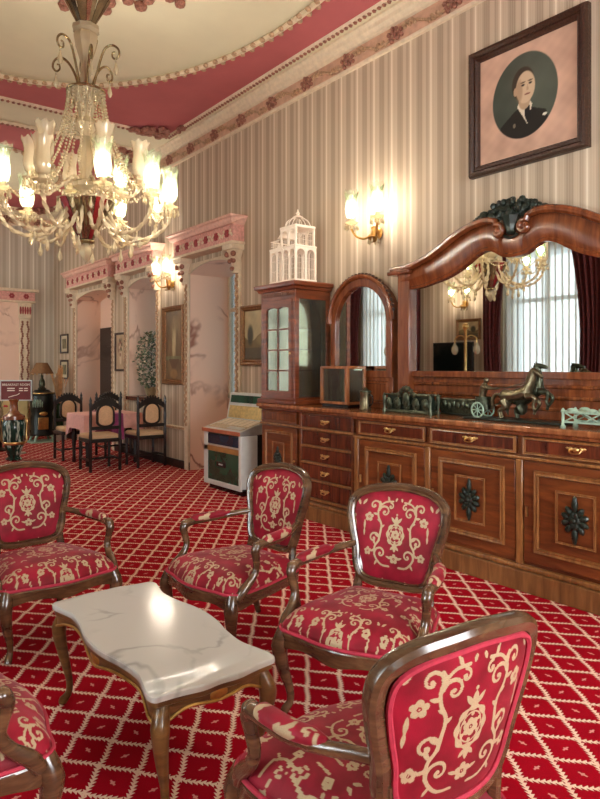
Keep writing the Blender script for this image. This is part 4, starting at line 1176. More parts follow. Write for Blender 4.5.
# ------------------------------------------------------------------ small wooden case and other things on the counter
WC = thing('display_case', 'small wooden glass-fronted case beside the display cabinet', 'case')
x0, x1, y0, y1, z0, z1 = 3.77, 4.00, 4.23, 4.60, 1.06, 1.40
MB().box(x0 + 0.015, x1, y0 + 0.01, y1 - 0.01, 1.03, z0).build('foot', 'black', WC, bevel=0.004)
MB().box(x0, x1, y0, y1, z0, z0 + 0.025).build('bottom', 'counter', WC, bevel=0.004)
MB().box(x0, x1, y0, y1, z1 - 0.025, z1).build('top', 'counter', WC, bevel=0.004)
for px in (x0, x1 - 0.03):
    for py in (y0, y1 - 0.035): MB().box(px, px + 0.03, py, py + 0.035, z0 + 0.025, z1 - 0.025).build('post', 'counter', WC, bevel=0.003)
MB().box(x1 - 0.012, x1 - 0.004, y0 + 0.03, y1 - 0.03, z0 + 0.02, z1 - 0.02).build('back', 'cab_back', WC, smooth=False)
MB().box(x0 + 0.012, x0 + 0.016, y0 + 0.035, y1 - 0.035, z0 + 0.025, z1 - 0.025).build('front_pane', 'cab_glass', WC, smooth=False)
MB().box(x0 + 0.03, x1 - 0.03, y0 + 0.012, y0 + 0.016, z0 + 0.025, z1 - 0.025).build('side_pane', 'cab_glass', WC, smooth=False)
rebase(WC, (3.885, 4.415, 1.03))
o = thing('glass_carafe', 'clear glass carafe inside the small wooden case', 'carafe', (3.87, 4.42, 1.086))
MB().lathe([(0.03, 0), (0.042, 0.01), (0.045, 0.10), (0.02, 0.16), (0.018, 0.2), (0.026, 0.22)], 14).build('body', 'crystal', o)
MB().lathe([(0.012, 0.215), (0.02, 0.235), (0.008, 0.25), (0.0, 0.255)], 10).build('stopper', 'crystal', o)
TK = thing('tankard', 'pewter tankard with lid beside the small wooden case', 'tankard', (3.76, 3.99, 1.03))
MB().lathe([(0.05, 0), (0.052, 0.01), (0.046, 0.02), (0.044, 0.14), (0.048, 0.15)], 18).build('body', 'bronze_light', TK)
MB().lathe([(0.05, 0.15), (0.05, 0.16), (0.02, 0.175), (0.008, 0.19), (0.0, 0.195)], 16).build('lid', 'bronze', TK)
MB().sweep(cat([(0.0, -0.042, 0.13), (0.0, -0.085, 0.12), (0.0, -0.085, 0.06), (0.0, -0.044, 0.035)], 5), 0.007, 7).build('handle', 'black', TK)

# openwork bronze jardiniere
def fret_panel(L, h, mb, x):
    mb.sweep([(x, -L / 2, 0.008), (x, L / 2, 0.008)], 0.008, 6); mb.sweep([(x, -L / 2, h), (x, L / 2, h)], 0.006, 6)
    n = 5
    for k in range(n):
        c = -L / 2 + L * (k + 0.5) / n
        for s in (-1, 1):
            mb.sweep([(x, c + s * (0.032 * (1 - 0.8 * i / 16) * math.cos(i / 16 * 3 * PI) - 0.02 * 0), h * 0.5 + 0.035 * (1 - 0.8 * i / 16) * math.sin(i / 16 * 3 * PI) * s) for i in range(17)], 0.005, 5)
        mb.ball((x - 0.004, c, h * 0.55), 0.018, 7, (0.5, 1, 1.3))
    return mb
JD = thing('jardiniere', 'low openwork bronze jardiniere with scrollwork at the foot of the mirror post', 'jardiniere', (3.78, 3.50, 1.03)); JD.scale = (1, 1.2, 1.45)
MB().box(-0.05, 0.05, -0.20, 0.20, 0.0, 0.02).build('base', 'bronze', JD, bevel=0.006)
MB().box(-0.03, 0.03, -0.185, 0.185, 0.02, 0.10).build('trough', 'green_black', JD, bevel=0.006)
fp = fret_panel(0.40, 0.10, MB(), -0.045).build('scroll_panel', 'bronze', JD, kind='stuff'); fret_panel(0.40, 0.10, MB(), 0.045).build('scroll_panel', 'bronze', JD, kind='stuff')
q = MB()
for k in range(7): q.ball((-0.048, (k - 3) * 0.022, 0.085 + 0.05 * math.cos((k - 3) * 0.42)), 0.017, 7)
q.ball((-0.05, 0, 0.08), 0.03, 8, (0.5, 1, 1.4)); q.build('crest', 'bronze', JD)
for sx in (-1, 1):
    for sy in (-1, 1): MB().lathe([(0.014, 0), (0.016, 0.01), (0.008, 0.03), (0.012, 0.075), (0.014, 0.09), (0.006, 0.105), (0.0, 0.11)], 8, (sx * 0.045, sy * 0.2, 0)).build('finial', 'bronze', JD)

BT = thing('bronze_planter', 'low dark bronze planter with leaf scrolls between the jardiniere and the chariot', 'planter', (3.93, 3.12, 1.03))
MB().box(-0.05, 0.05, -0.20, 0.20, 0.0, 0.015).build('base', 'green_black', BT, bevel=0.005)
MB().loft([[(x * f, y * f, z) for x, y in ((-0.045, -0.19), (0.045, -0.19), (0.045, 0.19), (-0.045, 0.19))] for f, z in ((0.85, 0.015), (0.95, 0.05), (1.05, 0.12), (1.0, 0.125))]).build('trough', 'bronze', BT, smooth=False)
q = MB()
for k in range(9): q.ball((-0.05, (k - 4) * 0.042, 0.075 + 0.012 * (k % 2)), 0.02, 7, (0.5, 1.1, 1.3))
q.build('leaf_scrolls', 'bronze', BT, kind='stuff')
for s in (-1, 1): MB().sweep(cat([(0, s * 0.19, 0.06), (0, s * 0.23, 0.08), (0, s * 0.235, 0.13), (0, s * 0.20, 0.135)], 4), 0.008, 6).build('handle', 'bronze', BT)

# bronze chariot group
HG = thing('chariot_sculpture', 'bronze sculpture of a charioteer with rearing horses in front of the wide mirror', 'sculpture', (3.78, 2.585, 1.0305)); HG.scale = (1.15, 1.15, 1.15)
MB().box(-0.075, 0.075, -0.34, 0.30, 0.0, 0.014).build('base', 'green_black', HG, bevel=0.005)
def fuse(q, name, mat, parent, vox=0.0045):
    o = q.build(name, mat, parent)
    r = o.modifiers.new('fuse', 'REMESH'); r.mode = 'VOXEL'; r.voxel_size = vox; r.use_smooth_shade = True
    return o
def horse(dx, dy, rear):
    q = MB(); c, s = math.cos(rear), math.sin(rear)
    def T(y, z): yy, zz = y, z - 0.12; return (dx, dy + yy * c + zz * s * 1.0, 0.12 + 0.014 + zz * c - yy * s)   # forward is -y
    B = lambda *p: [T(y, z) for y, z in p]
    q.sweep(cat(B((0.105, 0.145), (0.08, 0.150), (0.02, 0.142), (-0.05, 0.148), (-0.085, 0.160)), 4), [0.020, 0.036, 0.033, 0.038, 0.028], 10)
    q.sweep(cat(B((-0.075, 0.165), (-0.105, 0.205), (-0.125, 0.245), (-0.140, 0.258)), 4), [0.032, 0.024, 0.018, 0.016], 8)
    q.sweep(cat(B((-0.128, 0.262), (-0.150, 0.245), (-0.178, 0.215)), 4), [0.017, 0.015, 0.010], 8)
    for e in (-1, 1): q.sweep([Vector(T(-0.128, 0.268)) + Vector((e * 0.008, 0, 0)), Vector(T(-0.13, 0.29)) + Vector((e * 0.010, 0, 0))], [0.006, 0.002], 5)
    q.sweep(cat(B((-0.075, 0.205), (-0.095, 0.235), (-0.12, 0.272)), 4), [0.010, 0.012, 0.008], 6)      # mane
    for e, f in ((-1, 0.0), (1, 0.02)):                                # hind legs planted
        h = Vector(T(0.085, 0.125)); fx = dx + e * 0.022
        q.sweep(cat([(fx, h.y, h.z), (fx, h.y - 0.018 + f, h.z - 0.04), (fx, h.y + 0.022 + f, 0.062), (fx, h.y + 0.010 + f, 0.016)], 4), [0.028, 0.017, 0.010, 0.010], 7)
    for e, k in ((-1, 0.0), (1, 1.0)):                                 # forelegs raised and bent
        p = Vector(T(-0.07, 0.125)); fx = dx + e * 0.020
        q.sweep(cat([(fx, p.y, p.z), (fx, p.y - 0.05 - 0.01 * k, p.z - 0.005 - 0.03 * k), (fx, p.y - 0.045 + 0.015 * k, p.z - 0.055 - 0.03 * k), (fx, p.y - 0.055 + 0.03 * k, p.z - 0.075 - 0.03 * k)], 4), [0.020, 0.012, 0.009, 0.010], 7)
    tb = Vector(T(0.11, 0.155)); q.sweep(cat([tb, tb + Vector((0, 0.03, 0.005)), tb + Vector((0, 0.055, -0.03)), Vector((tb.x, tb.y + 0.05, max(0.03, tb.z - 0.09)))], 4), [0.008, 0.011, 0.012, 0.004], 7)
    return q
fuse(horse(-0.035, -0.06, R(10)), 'horse', 'bronze_light', HG)
fuse(horse(0.035, -0.11, R(34)), 'horse', 'bronze', HG)
for sx in (-1, 1):
    w = MB().sweep([(sx * 0.052, 0.205 + 0.043 * math.cos(2 * PI * k / 24), 0.057 + 0.043 * math.sin(2 * PI * k / 24)) for k in range(24)], 0.0055, 6, closed=True)
    for k in range(4):
        a = PI * k / 4; w.sweep([(sx * 0.052, 0.205 - 0.042 * math.cos(a), 0.057 - 0.042 * math.sin(a)), (sx * 0.052, 0.205 + 0.042 * math.cos(a), 0.057 + 0.042 * math.sin(a))], 0.003, 5)
    w.ball((sx * 0.055, 0.205, 0.057), 0.010, 8)
    w.build('wheel', 'verdigris', HG)
MB().loft([[(0.04 * math.cos(a), 0.20 + 0.05 * math.sin(a), z) for a in [R(200) + R(320) * k / 15 for k in range(16)]] for z in (0.06, 0.10, 0.135)], cap=False).build('chariot_body', 'bronze', HG)
MB().sweep([(0.0, 0.15, 0.075), (0.0, 0.02, 0.125), (0, -0.06, 0.15)], 0.005, 6).build('shaft', 'bronze', HG)
q = MB()
q.sweep(cat([(0, 0.20, 0.075), (0, 0.205, 0.14), (0, 0.195, 0.19), (0, 0.185, 0.215)], 4), [0.022, 0.022, 0.026, 0.012], 8)
q.ball((0, 0.18, 0.235), 0.017, 8)
for e in (-1, 1): q.sweep(cat([(e * 0.024, 0.192, 0.20), (e * 0.03, 0.15, 0.185), (e * 0.02, 0.10, 0.19)], 4), [0.010, 0.008, 0.006], 6)
fuse(q, 'charioteer', 'bronze_light', HG)
for e in (-1, 1): MB().sweep(cat([(e * 0.02, 0.10, 0.19), (e * 0.03, 0.0, 0.20), (e * 0.035, -0.14, 0.24)], 5), 0.0018, 4).build('rein', 'bronze', HG)

TR = thing('openwork_stand', 'pale green openwork metal stand with crossed bars at the end of the counter', 'stand', (3.70, 1.89, 1.03))
for sy in (-0.24, 0.24):
    for sx in (-0.07, 0.07): MB().lathe([(0.016, 0), (0.018, 0.008), (0.009, 0.02), (0.009, 0.085), (0.014, 0.10), (0.006, 0.115), (0, 0.12)], 8, (sx, sy, 0)).build('post', 'verdigris', TR)
for sx in (-0.07, 0.07):
    for z, n in ((0.03, 'lower_rail'), (0.088, 'upper_rail')): MB().box(sx - 0.005, sx + 0.005, -0.24, 0.24, z, z + 0.012).build(n, 'verdigris', TR, bevel=0.002)
    for k in range(4):
        c = -0.18 + 0.12 * k
        for e in (-1, 1): MB().sweep([(sx, c - e * 0.055, 0.036), (sx, c + e * 0.055, 0.094)], 0.0045, 5).build('crossed_bar', 'verdigris', TR)
        MB().ball((sx, c, 0.108), 0.022, 8, (0.3, 1.6, 0.6)).build('scallop', 'verdigris', TR)
MB().box(-0.07, 0.07, -0.24, 0.24, 0.098, 0.104).build('tray', 'verdigris', TR, bevel=0.002)
o = MB().lathe([(0.05, 0), (0.09, 0.02), (0.11, 0.05), (0.115, 0.055), (0.1, 0.045), (0.0, 0.02)], 18).build('metal_bowl', 'bronze'); o.location = (3.93, 1.95, 1.03)
tag(o, 'shallow dark bronze bowl behind the pale green stand', 'bowl')

# ------------------------------------------------------------------ white birdcage on the display cabinet
BC = thing('birdcage', 'white wire birdcage shaped like a domed house on top of the display cabinet', 'birdcage', (0, 0, 0))
zb = 2.205; cx0, cx1, cy0, cy1 = 3.74, 3.98, 4.93, 5.34
MB().box(cx0 - 0.012, cx1 + 0.012, cy0 - 0.012, cy1 + 0.012, zb, zb + 0.03).build('base', 'white_metal', BC, bevel=0.004)
def posts(x0, x1, y0, y1, z0, z1, r=0.008):
    for px in (x0, x1):
        for py in (y0, y1): MB().box(px - r, px + r, py - r, py + r, z0, z1).build('corner_post', 'white_metal', BC)
def wires(p, q_, n, z0, z1, top='flat'):
    mb = MB(); p, q_ = Vector(p), Vector(q_)
    for k in range(1, n): w = p + (q_ - p) * k / n; mb.sweep([w + Vector((0, 0, z0)), w + Vector((0, 0, z1))], 0.0016, 4)
    for f in (0.33, 0.66): mb.sweep([p + Vector((0, 0, z0 + (z1 - z0) * f)), q_ + Vector((0, 0, z0 + (z1 - z0) * f))], 0.0016, 4)
    mb.build('wire_panel', 'white_metal', BC, kind='stuff')
def arcade(p, q_, n, z0, z1, depth=0.006):
    """a board with n round arches"""
    p, q_ = Vector(p), Vector(q_); u = (q_ - p); L = u.length; u.normalize(); nv = Vector((-u.y, u.x, 0)) * depth
    w = L / n; r = w * 0.40
    for k in range(n):
        c = w * (k + 0.5); zs = z1 - 0.02 - r
        arc = [(c - r, z0)] + [(c - r * math.cos(PI * i / 10), zs + r * math.sin(PI * i / 10)) for i in range(11)] + [(c + r, z0)]
        out = [(c - w / 2, z0)] + [(c - w / 2 + w * i / 10, z1) for i in range(11)] + [(c + w / 2, z0)]
        vs = []; fs = []
        for (a, b) in zip(out, arc):
            for (d, z) in (a, b):
                for s in (-1, 1): vs.append(p + u * d + nv * s + Vector((0, 0, z)))
        m = len(arc)
        for i in range(m - 1):
            a, b = i * 4, (i + 1) * 4
            fs += [(a, b, b + 2, a + 2), (a + 1, a + 3, b + 3, b + 1), (a + 2, b + 2, b + 3, a + 3), (a, a + 1, b + 1, b)]
        MB().add(vs, fs).build('arch', 'white_metal', BC, smooth=False)
z1_ = zb + 0.03; z2 = zb + 0.34
posts(cx0, cx1, cy0, cy1, z1_, z2)
for p, q_, n, nw in (((cx0, cy0, 0), (cx0, cy1, 0), 4, 18), ((cx0, cy0, 0), (cx1, cy0, 0), 2, 10), ((cx1, cy0, 0), (cx1, cy1, 0), 4, 18), ((cx0, cy1, 0), (cx1, cy1, 0), 2, 10)):
    arcade(p, q_, n, z1_, z2); wires(p, q_, nw, z1_, z2)
MB().box(cx0 - 0.012, cx1 + 0.012, cy0 - 0.012, cy1 + 0.012, z2, z2 + 0.018).build('storey_board', 'white_metal', BC, bevel=0.003)
gy = cy0 + 0.25                                 # pointed gable over the door
MB().prism([(gy - 0.075, z2 - 0.02), (gy + 0.075, z2 - 0.02), (gy, z2 + 0.055)], cx0 - 0.016, cx0 - 0.008, 'x').build('gable', 'white_metal', BC, smooth=False)
uy1 = cy0 + 0.245; z3 = z2 + 0.018; z4 = z3 + 0.17
posts(cx0 + 0.01, cx1 - 0.01, cy0 + 0.01, uy1, z3, z4)
for p, q_, n, nw in (((cx0 + 0.01, cy0 + 0.01, 0), (cx0 + 0.01, uy1, 0), 2, 10), ((cx0 + 0.01, cy0 + 0.01, 0), (cx1 - 0.01, cy0 + 0.01, 0), 1, 10), ((cx1 - 0.01, cy0 + 0.01, 0), (cx1 - 0.01, uy1, 0), 2, 10)):
    wires(p, q_, nw, z3, z4)
    if n == 2: arcade(p, q_, n, z3, z4)
MB().box(cx0 - 0.002, cx1 + 0.002, cy0 - 0.002, uy1 + 0.012, z4, z4 + 0.025).build('eaves', 'white_metal', BC, bevel=0.004)
xm, ym = (cx0 + cx1) / 2, (cy0 + uy1) / 2
for k in range(12):                             # curved ribs of the dome roof
    a = 2 * PI * k / 12; c, s_ = math.cos(a), math.sin(a); kk = min(0.11 / max(abs(c), 1e-6), 0.115 / max(abs(s_), 1e-6))
    MB().sweep(cat([(xm + c * kk, ym + s_ * kk, z4 + 0.025), (xm + c * kk * 0.85, ym + s_ * kk * 0.85, z4 + 0.07), (xm + c * kk * 0.5, ym + s_ * kk * 0.5, z4 + 0.105), (xm + c * 0.03, ym + s_ * 0.03, z4 + 0.118)], 4), 0.0028, 5).build('roof_rib', 'white_metal', BC)
MB().lathe([(0.05, 0), (0.055, 0.006), (0.03, 0.018), (0.012, 0.03), (0.022, 0.042), (0.010, 0.058), (0.005, 0.08), (0, 0.09)], 12, (xm, ym, z4 + 0.115)).build('finial', 'white_metal', BC)
for p, q_ in (((cx0, uy1 + 0.02, 0), (cx0, cy1, 0)), ((cx1, uy1 + 0.02, 0), (cx1, cy1, 0)), ((cx0, cy1, 0), (cx1, cy1, 0))):
    wires(p, q_, 8, z3, z3 + 0.075)
    MB().sweep([Vector(p) + Vector((0, 0, z3 + 0.075)), Vector(q_) + Vector((0, 0, z3 + 0.075))], 0.006, 5).build('balcony_rail', 'white_metal', BC)
MB().prism([(uy1 + 0.01, z3 + 0.10), (uy1 + 0.10, z3 + 0.10), (uy1 + 0.01, z4)], cx0 + 0.03, cx1 - 0.03, 'x').build('side_roof', 'white_metal', BC, smooth=False)
rebase(BC, (3.86, 5.13, zb))

# ------------------------------------------------------------------ jukebox
M['jb_green'] = flat('dark_green_glass_panel', (28, 70, 52), 0.15, var=0.3, scale=4)
M['jb_blue'] = flat('dark_blue_glass_panel', (22, 48, 64), 0.12, var=0.3, scale=4)
M['jb_wood'] = flat('tan_wood_trim', (160, 112, 58), 0.35, var=0.2, scale=12)
M['jb_red'] = flat('copper_red_edge', (176, 96, 62), 0.35, var=0.15)
M['jb_title'] = flat('cream_title_strips', (196, 174, 140), 0.25, var=0.25, scale=60)
JB = thing('jukebox', 'console jukebox with green front panel and white metal trim beside the sideboard', 'jukebox')
jy0, jy1, jx0, jx1 = 5.86, 6.64, 3.72, 4.10
MB().box(jx0 + 0.04, jx1 - 0.02, jy0 + 0.04, jy1 - 0.04, 0.0, 0.06).build('plinth', 'black', JB)
MB().box(jx0, jx1, jy0, jy1, 0.06, 0.655).build('body', 'iron', JB, bevel=0.006)
MB().box(jx0 - 0.012, jx0 + 0.01, jy0 - 0.004, jy1 + 0.004, 0.06, 0.115).build('bottom_trim', 'white_panel', JB, bevel=0.004)
for a, b in ((jy0 - 0.006, jy0 + 0.035), (jy1 - 0.085, jy1 + 0.004)): MB().box(jx0 - 0.014, jx0 + 0.01, a, b, 0.06, 0.65).build('front_trim', 'white_panel', JB, bevel=0.004)
MB().box(jx0 - 0.010, jx0 + 0.20, jy0 - 0.012, jy0 + 0.004, 0.08, 0.65).build('side_trim', 'white_panel', JB, bevel=0.004)
MB().box(jx0 - 0.008, jx0 + 0.004, jy0 + 0.03, jy1 - 0.08, 0.115, 0.44).build('green_panel', 'jb_green', JB, smooth=False)
MB().box(jx0 - 0.014, jx0 + 0.004, jy0 + 0.03, jy1 - 0.0, 0.44, 0.50).build('wood_band', 'jb_wood', JB, bevel=0.004)
MB().box(jx0 - 0.010, jx0 + 0.004, jy0 + 0.03, jy1 - 0.03, 0.52, 0.63).build('blue_panel', 'jb_blue', JB, smooth=False)
MB().box(jx0 - 0.013, jx0 + 0.004, jy0 + 0.0, jy1, 0.50, 0.52).build('chrome_strip', 'chrome', JB, bevel=0.002)
b = MB().box(jx0 - 0.016, jx0 - 0.006, 6.16, 6.36, 0.275, 0.335).build('badge', 'black', JB, bevel=0.006)
MB().box(jx0 - 0.019, jx0 - 0.015, 6.22, 6.30, 0.297, 0.313).build('badge_bar', 'chrome', b, bevel=0.001)
lid = MB().prism([(jx0 - 0.03, 0.655), (jx1 - 0.03, 0.655), (jx1 - 0.03, 0.80), (jx0 + 0.0, 0.70), (jx0 - 0.03, 0.69)], jy0 - 0.012, jy1 + 0.012, 'y').build('lid', 'chrome', JB, smooth=False, bevel=0.004)
MB().box(jx0 - 0.036, jx0 - 0.024, jy0 - 0.015, jy1 + 0.015, 0.652, 0.694).build('lid_edge', 'jb_red', lid, bevel=0.004)
def on_lid(u0, u1, y0_, y1_, h):                # a plate lying on the sloping lid
    x_ = lambda u: jx0 + u * (jx1 - 0.03 - jx0); z_ = lambda u: 0.70 + u * 0.10
    return MB().loft([[(x_(u), y0_, z_(u) - 0.004), (x_(u), y1_, z_(u) - 0.004), (x_(u), y1_, z_(u) + h), (x_(u), y0_, z_(u) + h)] for u in (u0, u1)])
on_lid(0.06, 0.90, jy0 + 0.03, jy1 - 0.03, 0.003).build('glass_top', 'jb_title', lid, smooth=False)
for k in range(6): on_lid(0.35, 0.82, jy0 + 0.06 + k * 0.115, jy0 + 0.15 + k * 0.115, 0.006).build('title_strip', 'plaster', lid, smooth=False)
on_lid(0.08, 0.24, jy0 + 0.05, jy0 + 0.35, 0.008).build('button_row', 'chrome', lid, smooth=False)
bk = MB().prism([(jx1 - 0.09, 0.78), (jx1, 0.78), (jx1, 1.09), (jx1 - 0.035, 1.09)], jy0, jy1, 'y').build('back_display', 'white_panel', JB, smooth=False, bevel=0.004)
def on_back(z0_, z1_, h, name, mt):
    xx = lambda z: jx1 - 0.09 + (z - 0.78) / 0.31 * 0.055
    MB().loft([[(xx(z) + 0.01, jy0 + 0.04, z), (xx(z) + 0.01, jy1 - 0.04, z), (xx(z) - h, jy1 - 0.04, z), (xx(z) - h, jy0 + 0.04, z)] for z in (z0_, z1_)]).build(name, mt, bk, smooth=False)
on_back(0.975, 1.06, 0.006, 'upper_screen', 'jb_green'); on_back(0.80, 0.94, 0.006, 'lower_panel', 'brass')
rebase(JB, (3.91, 6.25, 0))

# ================================================================== chandelier
def bead_line(mb, pts, r, gap, n=5):
    P = [Vector(p) for p in pts]; acc = 0.0
    mb.ball(P[0], r, n)
    for a, b in zip(P[:-1], P[1:]):
        L = (b - a).length
        while acc + gap <= L + 1e-9:
            acc += gap; mb.ball(a + (b - a) * (acc / L), r, n)
        acc -= L
    return mb
def pol(r, a, z): return (r * math.cos(a), r * math.sin(a), z)
SHADE = [(0.028, 0.0), (0.042, 0.012), (0.052, 0.045), (0.055, 0.09), (0.050, 0.135), (0.049, 0.17), (0.056, 0.205), (0.070, 0.235)]
def shade_mesh(mat):
    """a tulip chimney with a toothed flaring rim"""
    n = 24; vs = []; fs = []; m = len(SHADE)
    for j in range(n):
        a = 2 * PI * j / n
        for i, (r, z) in enumerate(SHADE):
            if i == m - 1: z += 0.022 * (1 if j % 3 == 0 else (0 if j % 3 == 1 else 0.2))
            rr = r * (1 + (0.03 * math.cos(8 * a) if i > 2 else 0)); vs.append((rr * math.cos(a), rr * math.sin(a), z))
    for j in range(n):
        for i in range(m - 1): fs.append((j * m + i, ((j + 1) % n) * m + i, ((j + 1) % n) * m + i + 1, j * m + i + 1))
    return MB().add(vs, fs).mesh('glass_shade', mat)
ME_SH_LIT = shade_mesh('shade_lit'); ME_SH_CL = shade_mesh('shade_clear')
ME_BULB = MB().lathe([(0.0, 0.0), (0.009, 0.004), (0.010, 0.03), (0.015, 0.055), (0.016, 0.08), (0.010, 0.105), (0.0, 0.115)], 12).mesh('bulb', 'bulb')
ME_CUP = MB().lathe([(0.010, -0.05), (0.018, -0.03), (0.012, -0.012), (0.055, 0.0), (0.062, 0.008), (0.040, 0.010), (0.026, 0.016), (0.022, 0.045), (0.030, 0.05)], 14).mesh('candle_cup', M['crystal'])
ME_DROP = MB().lathe([(0.0, 0.0), (0.005, -0.008), (0.003, -0.014), (0.010, -0.035), (0.012, -0.045), (0.006, -0.058), (0.0, -0.062)], 6).mesh('crystal_drop', 'crystal', smooth=False)
def put(name, me, parent, loc, rz=0.0):
    o = bpy.data.objects.new(name, me); COL.objects.link(o); o.parent = parent; o.location = loc; o.rotation_euler = (0, 0, rz); return o
def bulb_light(parent, loc, power, root_parent=None):
    d = bpy.data.lights.new('bulb_light', 'POINT'); d.energy = power; d.color = (1.0, 0.90, 0.77); d.shadow_soft_size = 0.03
    o = bpy.data.objects.new('bulb_light', d); COL.objects.link(o); o.parent = parent; o.location = loc; return o

CH_W, SC_W = 15.5, 14.0
def make_chandelier():
    t = thing('chandelier', 'x', 'chandelier')
    Z = 2.2
    L = lambda pr: [(r, z - Z) for r, z in pr]
    MB().lathe(L([(0.0, 2.205), (0.012, 2.212), (0.028, 2.235), (0.046, 2.275), (0.044, 2.31), (0.026, 2.335), (0.018, 2.345)]), 12, flute=0.05, nf=6).build('finial', 'crystal', t)
    MB().lathe(L([(0.05, 2.342), (0.062, 2.35), (0.062, 2.362), (0.05, 2.37)]), 16).build('collar', 'chand_metal', t)
    for k in range(12):                         # inverted cone of mirrored glass strips
        a0, a1 = 2 * PI * (k + 0.06) / 12, 2 * PI * (k + 0.94) / 12
        q = MB(); ring = []
        for r, z in ((0.052, 2.37), (0.185, 2.62), (0.20, 2.645)):
            ring.append([pol(r, a0, z - Z), pol(r * 1.015, (a0 + a1) / 2, z - Z), pol(r, a1, z - Z), pol(r - 0.008, a1, z - Z), pol(r - 0.008, a0, z - Z)])
        q.loft(ring).build('cone_strip', 'cone_glass' if k % 3 else 'chand_ruby', t, smooth=False)
    MB().lathe(L([(0.20, 2.642), (0.205, 2.65), (0.19, 2.66), (0.06, 2.68), (0.05, 2.72), (0.09, 2.75), (0.095, 2.78), (0.05, 2.80), (0.035, 2.86), (0.055, 2.92), (0.06, 3.0), (0.04, 3.06), (0.03, 3.12),
                   (0.07, 3.17), (0.085, 3.20), (0.08, 3.22), (0.05, 3.25), (0.055, 3.30), (0.075, 3.36), (0.10, 3.41), (0.125, 3.43), (0.13, 3.445), (0.10, 3.455), (0.04, 3.46)]), 20, flute=0.04, nf=10).build('stem', 'crystal_arm', t)
    MB().lathe(L([(0.03, 3.45), (0.036, 3.50), (0.03, 3.56), (0.04, 3.60), (0.034, 3.64), (0.05, 3.70), (0.075, 3.78), (0.085, 3.84), (0.07, 3.87), (0.095, 3.89), (0.09, 3.92), (0.06, 3.94)]), 16, flute=0.06, nf=8).build('upper_vase', 'crystal_arm', t)
    MB().lathe(L([(0.135, 3.438), (0.14, 3.446), (0.135, 3.456), (0.05, 3.458)]), 24).build('crown_plate', 'chand_metal', t)
    for k in range(10):
        a0, a1 = 2 * PI * (k + 0.05) / 10, 2 * PI * (k + 0.95) / 10
        ring = [[pol(r, a0, z - Z), pol(r * 1.02, (a0 + a1) / 2, z - Z), pol(r, a1, z - Z), pol(r - 0.008, a1, z - Z), pol(r - 0.008, a0, z - Z)] for r, z in ((0.06, 3.93), (0.17, 4.13))]
        MB().loft(ring).build('cone_strip', 'cone_glass', t, smooth=False)
    MB().sweep([(0, 0, 2.35 - Z), (0, 0, CZ + 0.045 - Z)], 0.012, 8).build('rod', 'chand_metal', t)
    MB().lathe(L([(0.11, 4.545), (0.12, 4.52), (0.09, 4.48), (0.03, 4.46), (0.015, 4.43)]), 16).build('canopy', 'chand_metal', t)
    # scrolled crown arms with a drop each
    for k in range(6):
        a = 2 * PI * k / 6 + 0.35; hi = 0.08 if k % 2 else 0.0
        pts = cat([(0.05, 3.455), (0.075, 3.56), (0.13, 3.66 + hi), (0.19, 3.70 + hi), (0.235, 3.675 + hi), (0.245, 3.63 + hi), (0.22, 3.60 + hi), (0.195, 3.615 + hi), (0.197, 3.645 + hi), (0.215, 3.65 + hi)] and
                  [(0.05, 3.455, 0), (0.075, 3.56, 0), (0.13, 3.66 + hi, 0), (0.19, 3.70 + hi, 0), (0.235, 3.675 + hi, 0), (0.245, 3.63 + hi, 0), (0.22, 3.60 + hi, 0), (0.195, 3.615 + hi, 0), (0.197, 3.645 + hi, 0), (0.215, 3.65 + hi, 0)], 4)
        c = MB().sweep([pol(p.x, a, p.y - Z) for p in pts], [0.009, 0.009, 0.008, 0.007, 0.006], 7).build('scroll_arm', 'chand_metal', t)
        put('crystal_drop', ME_DROP, c, pol(0.222, a, 3.595 + hi - Z)).scale = (1.7, 1.7, 1.9)
    # candle arms
    arm_lo = cat([(0.05, 2.66, 0), (0.12, 2.56, 0), (0.24, 2.425, 0), (0.38, 2.385, 0), (0.50, 2.42, 0), (0.575, 2.50, 0), (0.60, 2.575, 0)], 6)
    arm_hi = cat([(0.05, 2.78, 0), (0.12, 2.80, 0), (0.20, 2.74, 0), (0.28, 2.69, 0), (0.35, 2.71, 0), (0.385, 2.77, 0)], 6)
    tri = [(math.cos(2 * PI * k / 9) * (1.0 if k % 3 == 0 else 0.72), math.sin(2 * PI * k / 9) * (1.0 if k % 3 == 0 else 0.72)) for k in range(9)]
    me_lo = MB().sweep([(p.x, 0, p.y - Z) for p in arm_lo], 0.017, prof=tri, twist=0.55).mesh('arm', M['crystal_arm'])
    me_hi = MB().sweep([(p.x, 0, p.y - Z) for p in arm_hi], 0.015, prof=tri, twist=0.55).mesh('arm', M['crystal_arm'])
    tops = []
    for tier, (n, r, zc, me, off) in enumerate(((10, 0.60, 2.625, me_lo, 0.15), (6, 0.385, 2.80, me_hi, 0.5))):
        for k in range(n):
            a = 2 * PI * k / n + off
            lit = (k not in (4, 6)) if tier == 0 else k in (0,)
            arm = put('arm', me, t, (0, 0, 0), a)
            put('candle_cup', ME_CUP, arm, (r, 0, zc - Z))
            put('glass_shade', ME_SH_LIT if lit else ME_SH_CL, arm, (r, 0, zc + 0.045 - Z))
            if lit:
                put('bulb', ME_BULB, arm, (r, 0, zc + 0.05 - Z))
                bulb_light(arm, (r, 0, zc + 0.12 - Z), CH_W)
            for j in range(6):
                b = 2 * PI * j / 6; put('crystal_drop', ME_DROP, arm, (r + 0.056 * math.cos(b), 0.056 * math.sin(b), zc - 0.002 - Z), j)
            if tier == 0: put('crystal_drop', ME_DROP, arm, (0.38, 0, 2.41 - Z)).scale = (1.4, 1.4, 1.5)
            tops.append((a, r, zc))
    hook = cat([(0.06, 2.70, 0), (0.14, 2.60, 0), (0.24, 2.43, 0), (0.31, 2.36, 0), (0.36, 2.40, 0), (0.35, 2.46, 0)], 6)
